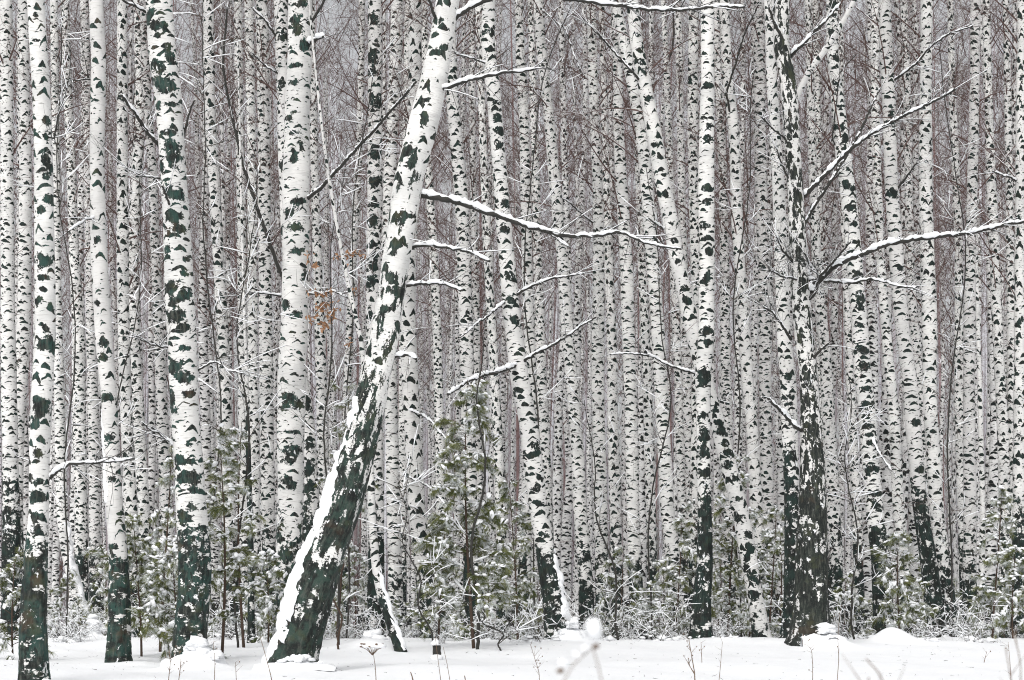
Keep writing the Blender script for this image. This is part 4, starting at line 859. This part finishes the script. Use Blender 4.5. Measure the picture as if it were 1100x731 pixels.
# ------------------------------------------------------------------ saplings and shrubs
def sapling(label, pts, Z, w0, w1, ntw, seed, leaves=0, snow=.5, mat='branch', name='sapling', thin=.62):
    g = np.random.default_rng(seed + 900)
    b = max(pts, key=lambda q: q[1]); bx = (b[0] - 550) * Z / FPX; base = np.array([bx, Z, float(ground(bx, Z)) - .05])
    t = thing(name, label, name, base, group='bare saplings among the birches' if name == 'sapling' else None)
    P = [W(x_, y_, Z) for x_, y_ in pts]; P[0][2] = min(P[0][2], base[2])
    n = 90; C = spline(P, n) - base; r = np.linspace(w0 * thin, w1 * thin, n) * Z / FPX / 2
    uu = np.linspace(0, 1, n); C[:, 0] += uu * (1 - uu) * .35 * np.sin(uu * g.uniform(9, 16) + g.uniform(0, 6)) * Z / 30 * thin ** 0; C[:, 0] += np.cumsum(g.normal(0, .004, n))
    mb = MB(); mb.add(*tube(C, r, 7)); mb.build('stem', M[mat], t)
    tw = MB(); sb = MB()
    idx = np.sort(g.integers(n // 5, n, ntw)); az = g.uniform(0, 6.283, ntw)
    D = np.stack([np.cos(az), np.sin(az) * .7, g.uniform(.1, 1.1, ntw)], -1)
    L = g.uniform(.25, .85, ntw) * (Z / 28)
    V, Q, Cc = twigs_bulk(C[idx], D, L, g.uniform(.004, .007, ntw), np.stack([g.normal(0, .1, ntw), g.normal(0, .1, ntw), g.normal(-.08, .12, ntw)], -1), 5, 5); tw.add(V, Q)
    S2 = []; D2 = []
    for i in range(ntw):
        for q in range(4):
            k = g.integers(1, 6); S2.append(Cc[i, k]); D2.append(D[i] / np.linalg.norm(D[i]) + g.standard_normal(3) * .6)
    S2 = np.array(S2); D2 = np.array(D2); m = len(S2)
    V, Q, C3 = twigs_bulk(S2, D2, g.uniform(.12, .4, m), g.uniform(.0025, .004, m), g.normal(0, .04, (m, 3)), 3, 4); tw.add(V, Q)
    tw.build('twigs', M['shrub'], t) if False else tw.build('branches' if False else 'crown', M['shrub'], t)
    for Cq in Cc:
        if g.random() < snow:
            k0 = g.integers(0, 3); seg = Cq[k0:k0 + 4] + np.array([0, 0, .008]); sb.add(*tube(seg, [.004, .010, .009, .004][:len(seg)], 6))
    for Cq in C3:
        if g.random() < snow * .8: sb.add(*tube(Cq + np.array([0, 0, .005]), [.005, .007, .006, .003], 5))
    if sb.n: tag(sb.build('snow', M['snow'], t), kind='stuff')
    if leaves:
        lf = MB()
        for q in range(leaves):
            if not q:
                cand = C3.reshape(-1, 3) + base; qx = 550 + cand[:, 0] * FPX / cand[:, 1]; qy = HY - (cand[:, 2] - H) * FPX / cand[:, 1]
                cand = cand[(qx > 330) & (qx < 392) & (((qy > 272) & (qy < 290)) | ((qy > 308) & (qy < 372)))]
            c = cand[g.integers(0, len(cand))] + g.normal(0, .012, 3) - base
            a = g.standard_normal(3); a[2] -= .6; a /= np.linalg.norm(a); s_ = np.cross(a, g.standard_normal(3)); s_ /= np.linalg.norm(s_); nn = np.cross(a, s_)
            l = g.uniform(.05, .085); w = l * .28
            u = [0, .3, .65, 1]; ww = [.15, 1, .8, .05]
            up = [c + a * l * u[i] + s_ * w * ww[i] * sg + nn * (.008 if sg else -.004) for i in range(4) for sg in (-1, 0, 1)]
            lf.add(up, [[i * 3 + j, i * 3 + j + 1, i * 3 + j + 4, i * 3 + j + 3] for i in range(3) for j in (0, 1)])
        o = lf.build('leaves', M['leaf'], t); o.name = 'foliage'
    return t
leaf_centres = [(345, 279, 5, 4), (355, 283, 4, 3), (342, 318, 6, 8), (350, 345, 6, 8), (337, 350, 5, 6), (360, 330, 5, 8), (385, 330, 4, 6), (382, 360, 5, 8)]
pine(16, 'tall thin snowy pine leader left of the thick pale birch', 262, 28, 3.2, spread=.14, bare=.25, density=.9, snowy=1.3)
pine(17, 'tall airy young pine close behind the patched birch on its left', 172, 27, 2.9, spread=.17, bare=.15, density=.9, snowy=1.3)
sapling('young oak sapling holding dry orange leaves, right of the thick pale birch', [(364, 690), (360, 600), (354, 480), (350, 380), (353, 320), (357, 270), (366, 210), (372, 150)], 30, 4.5, 1.2, 44, 1, leaves=190)
sapling('thin dark sapling leaning left, left of the sharp black-footed birch', [(664, 690), (660, 640), (655, 590), (648, 550), (640, 510), (633, 470), (629, 430)], 33, 4.5, 1.2, 14, 2)
sapling('slim bare sapling with level snowy twigs right of the gnarled birch', [(918, 690), (915, 620), (912, 560), (909, 500), (911, 440), (906, 400)], 31, 4, 1.2, 26, 3, snow=.7)
sapling('bare sapling left of the thick pale birch, twigs crossing the gap', [(256, 700), (254, 620), (260, 520), (268, 440), (262, 360), (272, 280), (282, 180)], 28, 4.5, 1.2, 30, 4, snow=.6)
sapling('thin upright stem rising beside the leaning birch foot, on its right', [(364, 694), (363, 640), (364, 590), (362, 540)], 27, 4, 2.5, 5, 5, mat='stem')
sapling('bare crooked sapling right of the hooked birch foot', [(466, 700), (462, 670), (452, 645), (442, 610), (437, 560), (430, 520)], 27, 3.6, 1.2, 22, 6, snow=.8)
sapling('slim dark second stem rising beside the tallest pine', [(513, 697), (512, 640), (516, 560), (519, 480), (523, 400), (522, 350)], 27.2, 6.5, 1.6, 7, 7, snow=.5)
sapling('thin sapling crossing the top centre between bowed birch and brown gap', [(576, 690), (574, 520), (570, 350), (566, 200), (572, 110), (588, 60), (612, 5)], 36, 3.6, 1.5, 34, 8, snow=.5)
sapling('wispy snowy sapling left of the slanting birch crossing', [(700, 690), (703, 500), (722, 420), (716, 330), (706, 260), (697, 180)], 36, 3.4, 1.2, 26, 9, snow=.8)
sapling('bare sapling right of the stout patched birch, reaching the top edge', [(222, 700), (224, 560), (232, 420), (228, 300), (222, 180), (218, 60), (222, 0)], 27, 3.4, 1.4, 34, 10, snow=.5)
sapling('thin sapling in the mauve gap between thick pale and leaning birches', [(372, 690), (376, 520), (370, 380), (378, 240), (394, 120), (404, 40)], 34, 3.6, 1.4, 40, 11, snow=.5)
sapling('bare sapling right of the dark-footed birch, twigs across the kinked birch', [(796, 690), (794, 560), (790, 420), (798, 280), (805, 160), (812, 70)], 35, 3.4, 1.4, 34, 12, snow=.5)
sapling('leaning bare sapling left of the ladder-marked birch', [(1022, 690), (1020, 560), (1026, 420), (1034, 280), (1024, 150), (1012, 50)], 36, 3.4, 1.4, 34, 13, snow=.6)
sapling('thin sapling behind the bright white birch, mauve gap beside it', [(70, 690), (71, 560), (76, 420), (70, 280), (62, 140), (64, 20)], 33, 3.2, 1.4, 34, 14, snow=.6)
sapling('thin snowy sapling with arching top left of the stout patched birch', [(118, 690), (122, 560), (128, 420), (146, 300), (150, 200), (160, 120)], 32, 3.2, 1.2, 34, 15, snow=.7)
sapling('fallen snowy stick propped beside the tallest pine foot', [(541, 694), (534, 684), (524, 672), (514, 658)], 27, 3.2, 2.0, 4, 16, snow=.9, name='stick')
TREE_SAP = None

def make_shrub(seed, h=1.1, ns=11):
    g = np.random.default_rng(seed); tw = MB(); sb = MB()
    az = g.uniform(0, 6.283, ns); D = np.stack([np.cos(az) * g.uniform(.1, .8, ns), np.sin(az) * .5, np.ones(ns)], -1)
    P0 = np.stack([g.normal(0, .12, ns), g.normal(0, .1, ns), np.full(ns, -.05)], -1)
    V, Q, C = twigs_bulk(P0, D, h * g.uniform(.35, 1.05, ns), g.uniform(.004, .008, ns), np.stack([g.normal(0, .25, ns), g.normal(0, .2, ns), g.normal(-.15, .12, ns)], -1), 7, 5); tw.add(V, Q)
    S = []; DD = []
    for i in range(ns):
        for q in range(12):
            k = g.integers(1, 8); S.append(C[i, k]); DD.append(D[i] * .4 + g.standard_normal(3) * .6)
    S = np.array(S); DD = np.array(DD); n = len(S)
    V, Q, C2 = twigs_bulk(S, DD, g.uniform(.10, .38, n) * h, g.uniform(.002, .004, n), np.stack([g.normal(0, .07, n), g.normal(0, .07, n), g.normal(-.08, .06, n)], -1), 5, 4); tw.add(V, Q)
    i2 = g.integers(0, n, n * 2); S3 = C2[i2, g.integers(1, 6, n * 2)]; m = len(S3)
    V, Q, C3 = twigs_bulk(S3, DD[i2] * .5 + g.standard_normal((m, 3)) * .6, g.uniform(.04, .16, m), g.uniform(.0015, .0028, m), g.normal(0, .03, (m, 3)), 3, 3); tw.add(V, Q)
    for Cq in C2:
        if g.random() < .5: sb.add(*tube(Cq[:5] + np.array([0, 0, .005]), np.array([.004, .008, .009, .007, .003]) * g.uniform(.6, 1.2), 5))
        if g.random() < .16: s = g.uniform(.012, .035); lump(sb, Cq[g.integers(2, 6)] + [0, 0, .01], s * g.uniform(1, 2), s * 1.2, s * .8, g, g.uniform(0, 6))
    for Cq in C3:
        if g.random() < .25: sb.add(*tube(Cq + np.array([0, 0, .004]), [.003, .006, .005, .002], 4))
    for Cq in C:
        if g.random() < .6:
            k = g.integers(1, 4); sb.add(*tube(Cq[k:k + 4] + np.array([0, -.002, .006]), np.array([.004, .007, .007, .004]), 5))
    for q in range(7):
        s = g.uniform(.04, .10); lump(sb, np.array([g.normal(0, .25), g.normal(0, .2), .01 + abs(g.normal(0, .05))]), s * 1.4, s * 1.2, s * .7, g, g.uniform(0, 6))
    return tw, sb
SH = []
for v in range(5):
    tw, sb = make_shrub(500 + v, 1.0 + .12 * v)
    a = tw.mesh('twigs'); a.materials.append(M['shrub']); b = sb.mesh('snow'); b.materials.append(M['snow']); SH.append((a, b))
SLAB = [(0, 180, 'low bare shrub caked in snow under the birches, left of the patched birch'),
        (180, 330, 'low bare shrub caked in snow between the patched birch and leaning birch foot'),
        (330, 480, 'low bare shrub caked in snow right of the leaning birch foot'),
        (480, 620, 'low bare shrub caked in snow about the tallest pine and bowed birch'),
        (620, 740, 'low bare shrub caked in snow around the sharp black-footed birch'),
        (740, 860, 'low bare shrub caked in snow between dark-footed and gnarled birches'),
        (860, 980, 'low bare shrub caked in snow between gnarled birch and boldly marked birch'),
        (980, 1101, 'low bare shrub caked in snow under the birches at far right')]
k = 0
for row, (z0, z1, stepp) in enumerate(((29, 33, 62), (33, 40, 34), (40, 52, 24))):
    p = 4.0 + row * 7
    while p < 1098:
        Z = R.uniform(z0, z1)
        if not (row == 0 and 285 < p < 345):
            x = (p - 550) * Z / FPX; sc = R.uniform(.35, .85) * (1 + .12 * row)
            t = thing('shrub', next(l for a, b, l in SLAB if a <= p < b), 'shrub', (x, Z, float(ground(x, Z)) - .02), R.uniform(0, 6.28), 'snowy shrubs under the birches')
            t.scale = (sc, sc, sc)
            for nm, me in zip(('crown', 'snow'), SH[k % 5]):
                o = bpy.data.objects.new(nm, me); col.objects.link(o); o.parent = t
                if nm == 'snow': o['kind'] = 'stuff'
            k += 1
        p += stepp * R.uniform(.6, 1.4)

# ------------------------------------------------------------------ snow heaps, stump, weeds
def heap(label, px_, py_, Z, w, h, seed, n=1):
    g = np.random.default_rng(seed); x = (px_ - 550) * Z / FPX; z = float(ground(x, Z))
    mb = MB()
    n_ = 56; ux = np.linspace(-1, 1, n_); X_, Y_ = np.meshgrid(ux, ux); Zs = np.full(X_.shape, -.25)
    acc = 0 * X_
    for q in range(11):
        cx_, cy_ = g.normal(0, .30, 2); rq = g.uniform(.25, .55); hq = g.uniform(.35, 1.0) * (1 - .7 * min(1, math.hypot(cx_, cy_)))
        acc += (hq * np.exp(-(((X_ - cx_) / rq) ** 2 + ((Y_ - cy_) / rq) ** 2))) ** 4
    Zs = acc ** .25 - .16
    Zs = np.where(Zs < 0, Zs * 9, Zs)
    Zs += .05 * np.sin(X_ * 11 + g.uniform(0, 6)) * np.sin(Y_ * 9 + g.uniform(0, 6)) + .03 * np.sin(X_ * 23 + Y_ * 19)
    V = np.stack([X_ * w * 1.25, Y_ * w, Zs * h * .5], -1).reshape(-1, 3)
    i = np.arange(n_ - 1)[:, None] * n_; k_ = np.arange(n_ - 1)[None]
    Q = np.stack([i + k_, i + k_ + 1, i + n_ + k_ + 1, i + n_ + k_], -1).reshape(-1, 4)
    mb.add(V, Q)
    for q in range(26):
        rr_ = abs(g.normal(0, .5)); aa_ = g.uniform(0, 6.283); sz = g.uniform(.10, .30) * min(w, h + .1)
        lump(mb, (math.cos(aa_) * rr_ * w * .8, math.sin(aa_) * rr_ * w * .6, h * max(0, .55 * (1 - rr_ ** 1.5)) * g.uniform(.5, 1.5)), sz * g.uniform(.9, 1.6), sz, sz * .75, g, g.uniform(0, 6))
    o = mb.build('snow_heap', M['snow']); o.location = (x, Z, z)
    return tag(o, label, 'snow', 'snow heaps at the tree feet')
heap('rounded snow heap at the foot of the stout patched birch', 212, 695, 22.4, .30, .24, 1)
heap('low snow clods around the foot of the leaning birch', 318, 720, 20.5, .34, .10, 8)
heap('pointed snow heap left of the hooked birch foot', 401, 690, 28.2, .34, .30, 2)
heap('snow heap at the foot of the boldly marked curving birch', 957, 688, 31.6, .26, .26, 3)
heap('snow pile against the right of the gnarled birch black foot', 886, 680, 28.4, .26, .24, 4)
heap('snow bank on the right of the bowed birch foot', 616, 690, 30.3, .26, .26, 5)
heap('snow heap behind the foot of the curved-foot birch at left', 100, 680, 34, .36, .5, 6)
heap('small snow heap against the bright white birch foot', 49, 728, 17.1, .10, .09, 7)

t = thing('stump', 'small broken stump capped with snow right of the hooked birch foot', 'stump', (*W(468, 706, 25.2)[:2], float(ground((468 - 550) * 25.2 / FPX, 25.2)) - .04))
mb = MB(); g = np.random.default_rng(9); zq = np.linspace(0, .24, 9); mb.add(*tube(np.stack([.02 * np.sin(zq * 9), 0 * zq, zq], -1), .055 * (1 - .25 * zq / .24) + .006 * g.standard_normal(9), 12)); mb.build('trunk', M['branch'], t)
mb = MB(); lump(mb, (0, 0, .235), .07, .07, .05, g); lump(mb, (.01, -.03, .05), .10, .08, .05, g); tag(mb.build('snow', M['snow'], t), kind='stuff')

def weed(label, stems, Z, w, seed, head=None, mat='weed', caps=(), branchlets=0, fine=0, knobs=()):
    if Z > 10: w *= .6
    g = np.random.default_rng(seed); b = max((q for s in stems for q in s), key=lambda q: q[1])
    bx = (b[0] - 550) * Z / FPX; gz = float(ground(bx, Z)); base = np.array([bx, Z, gz - .02])
    t = thing('dry_weed', label, 'weed', base, group='dry weeds poking out of the snow')
    mb = MB()
    for s in stems:
        P = [W(x_, y_, Z) for x_, y_ in s]
        if P[0][2] > gz and s[0][1] >= b[1] - 3: P.insert(0, P[0] * 0 + np.array([P[0][0], Z, gz - .05]))
        C = spline(P, 24) - base; mb.add(*tube(C, np.linspace(w, w * .5, 24) * Z / FPX / 2, 6))
        if branchlets:
            idx = g.integers(8, 24, branchlets); n = len(idx)
            V, Q, Cc = twigs_bulk(C[idx], np.stack([g.normal(0, .6, n), g.normal(0, .4, n), g.uniform(.3, 1, n)], -1), g.uniform(.03, .09, n), np.full(n, w * .25 * Z / FPX), np.zeros((n, 3)), 2, 4); mb.add(V, Q)
            for q in Cc:
                if g.random() < .5 and Z > 10: lump(mb, q[-1], .005, .005, .008, g)
    if head:
        hx, hy, hr, ncl = head; c = W(hx, hy, Z) - base
        for q in range(ncl):
            a = 2 * math.pi * q / ncl; e = c + np.array([math.cos(a) * hr, math.sin(a) * hr, .02 + .02 * (q % 2)]) 
            mb.add(*tube(np.stack([c - [0, 0, hr * .5], (c + e) / 2 - [0, 0, .01], e]), [.0025, .002, .002], 4)); lump(mb, e, .012, .012, .008, g)
    for kx, ky, kr in knobs: lump(mb, W(kx, ky, Z) - base, kr * 1.5, kr, kr * 1.3, g)
    mb.build('stem', M[mat], t)
    if caps or head:
        sb = MB()
        if head:
            c = W(head[0], head[1], Z) - base
            lump(sb, c + [0, 0, .02], head[2] * 1.1, head[2] * 1.0, head[2] * .35, g)
        for (cx, cy, a, b_, tl) in caps:
            for q in range(3): lump(sb, W(cx, cy, Z) - base + g.normal(0, .15, 3) * min(a, b_) * np.array([1, 1, .6]), a * g.uniform(.8, 1), a * .9, b_ * g.uniform(.8, 1.05), g, 0, tl)
        tag(sb.build('snow', M['snow'], t), kind='stuff')
    return t
weed('dry umbel with flat snow cap standing right of the leaning birch foot', [[(404, 731), (403, 715), (401, 702)]], 15, 1.8, 1, head=(400, 698, .085, 11))
weed('blurred close-up weed carrying two lumps of snow, bottom centre', [[(652, 760), (646, 728), (641, 700), (636, 694)], [(600, 760), (600, 735), (603, 722), (622, 708), (634, 698)]], 2.6, 2.6, 2, caps=[(639, 681, .0135, .021, .1), (629, 697, .0055, .006, .9), (621, 704, .005, .006, .9), (606, 714, .008, .010, .3)], knobs=[(640, 696, .0035), (602, 722, .0035)])
weed('thin bent dry stalk left of the leaning birch foot', [[(295, 745), (290, 722), (284, 700), (279, 683)]], 15, 1.8, 3)
weed('short reddish dry tip at the bottom left of centre', [[(445, 740), (443, 728), (441, 722)], [(500, 745), (500, 731), (499, 726)]], 14, 3.2, 5)
weed('fine seeded stalk below the bowed birch foot', [[(580, 740), (579, 722), (574, 706), (570, 693)]], 16, 1.4, 6, branchlets=12)
weed('branched dark weed stem below the dark-footed birch', [[(747, 740), (746, 722), (743, 705), (740, 688)], [(746, 724), (741, 716), (739, 712)]], 16, 2.2, 7, branchlets=5)
weed('thin upright weed stalk between dark-footed birch and slanting foot', [[(772, 735), (774, 715), (776, 690)], [(754, 712), (753, 690)]], 17, 1.3, 8, branchlets=4)
weed('drooping seeded weed in the snow below the gnarled birch', [[(873, 731), (873, 715), (872, 699), (868, 693), (862, 692)]], 16, 1.4, 9, branchlets=10)
weed('tall thin dry stalk right of the gnarled birch foot', [[(899, 735), (901, 710), (900, 685), (902, 660)]], 17, 1.3, 10, branchlets=4)
weed('faint weed stalks left of the patched birch foot', [[(181, 731), (183, 712), (182, 697)], [(192, 731), (194, 716), (193, 700)]], 17.5, 1.6, 11, branchlets=10)
weed('thin dry stalks in front of the patched birch snow heap', [[(230, 735), (231, 712), (229, 690)], [(254, 735), (253, 712)]], 17, 1.4, 12, branchlets=3)
weed('slender dry stalks right of the hooked birch foot', [[(474, 735), (470, 705), (467, 680)], [(484, 735), (480, 712), (476, 695)]], 17, 1.3, 13)
weed('blurred dark-headed weed close to the camera, bottom right', [[(932, 760), (934, 740), (933, 728)], [(960, 760), (945, 720), (930, 708)]], 3.4, 3.0, 15, branchlets=6)
weed('wispy blurred weed at the lower right corner', [[(1092, 760), (1085, 725), (1080, 695)], [(1094, 760), (1098, 715), (1090, 685)]], 4.0, 2.2, 16, branchlets=8)
weed('thin dry stalk on the open snow at right', [[(1086, 731), (1085, 712), (1083, 690)], [(1057, 712), (1060, 700)]], 17, 1.3, 17, branchlets=3)

# ------------------------------------------------------------------ ground sheet
def ground_sheet():
    ys = np.concatenate([np.linspace(-8, 14, 30), np.linspace(14.2, 36, 190), np.linspace(36.4, 60, 50), np.linspace(62, 140, 40), np.geomspace(145, 420, 12)])
    un = np.concatenate([-np.geomspace(400, 13, 14), np.linspace(-12, 12, 330), np.geomspace(13, 400, 14)])
    Xg, Yg = np.meshgrid(un, ys)
    Zg = ground(Xg, Yg)
    g = np.random.default_rng(2)
    Zg += np.where((Yg > 10) & (Yg < 40) & (np.abs(Xg) < 12), g.normal(0, .0025, Xg.shape), 0)
    n = len(un); i = np.arange(len(ys) - 1)[:, None] * n; k_ = np.arange(n - 1)[None]
    Q = np.stack([i + k_, i + k_ + 1, i + n + k_ + 1, i + n + k_], -1).reshape(-1, 4)
    mb = MB(); mb.add(np.stack([Xg, Yg, Zg], -1).reshape(-1, 3), Q)
    o = mb.build('snow_ground', M['snow']); tag(o, 'smooth white snow covering the forest floor', 'snow', kind='structure')
ground_sheet()

def litter():
    g = np.random.default_rng(31); mb = MB(); n = 420
    Y = g.uniform(16.5, 31, n); X = g.uniform(-.27, .27, n) * Y; Zc = ground(X, Y) + .004
    az = g.uniform(0, 6.283, n)
    V, Q, _ = twigs_bulk(np.stack([X, Y, Zc], -1), np.stack([np.cos(az), np.sin(az), g.normal(0, .08, n)], -1), g.uniform(.01, .10, n) * g.random(n) ** 1.5 + .008, g.uniform(.0015, .004, n), g.normal(0, .008, (n, 3)), 2, 3)
    mb.add(V, Q)
    tag(mb.build('twig_litter', M['branch']), 'tiny twig and bark crumbs scattered on the snow', 'litter', kind='stuff')
litter()

# ------------------------------------------------------------------ light, sky, camera
w = bpy.data.worlds.new('World'); scene.world = w; w.use_nodes = True
nt = w.node_tree; bg = nt.nodes['Background']
sky = nt.nodes.new('ShaderNodeTexSky'); sky.sky_type = 'NISHITA'; sky.sun_disc = False
EL, ROT = math.radians(48), math.radians(200)
sky.sun_elevation = EL; sky.sun_rotation = ROT; sky.dust_density = 4; sky.air_density = 1.0
hs = nt.nodes.new('ShaderNodeHueSaturation'); hs.inputs['Saturation'].default_value = .12
nt.links.new(sky.outputs[0], hs.inputs['Color']); nt.links.new(hs.outputs[0], bg.inputs['Color']); bg.inputs['Strength'].default_value = .15
sl = bpy.data.lights.new('sun', 'SUN'); sl.energy = 1.3; sl.angle = math.radians(40); sl.color = (1, .985, .96)
so = bpy.data.objects.new('sun', sl); col.objects.link(so)
# sky sun_rotation is measured clockwise from +Y; aim the lamp the same way
d = np.array([math.sin(ROT) * math.cos(EL), math.cos(ROT) * math.cos(EL), math.sin(EL)])
from mathutils import Vector
so.rotation_euler = Vector(-d).to_track_quat('-Z', 'Y').to_euler(); so.location = (0, 0, 40)

cam = bpy.data.cameras.new('camera'); co = bpy.data.objects.new('camera', cam); col.objects.link(co)
co.location = (0, 0, H); co.rotation_euler = (math.radians(90), 0, 0)
cam.sensor_width = 36; cam.lens = FPX / 1100 * 36; cam.shift_y = (HY - 365.5) / 1100; cam.shift_x = 0
scene.cycles.filter_width = 1.05; scene.cycles.denoising_prefilter = 'NONE'
cam.clip_end = 6000; cam.clip_start = .05
cam.dof.use_dof = True; cam.dof.focus_distance = 29; cam.dof.aperture_fstop = 7.5
scene.camera = co
vs = scene.view_settings; vs.view_transform = 'Standard'; vs.look = 'None'; vs.gamma = 1; vs.use_curve_mapping = False
vs.exposure = 0.03
scene.cycles.max_bounces = 6; scene.cycles.diffuse_bounces = 4; scene.cycles.use_denoising = True
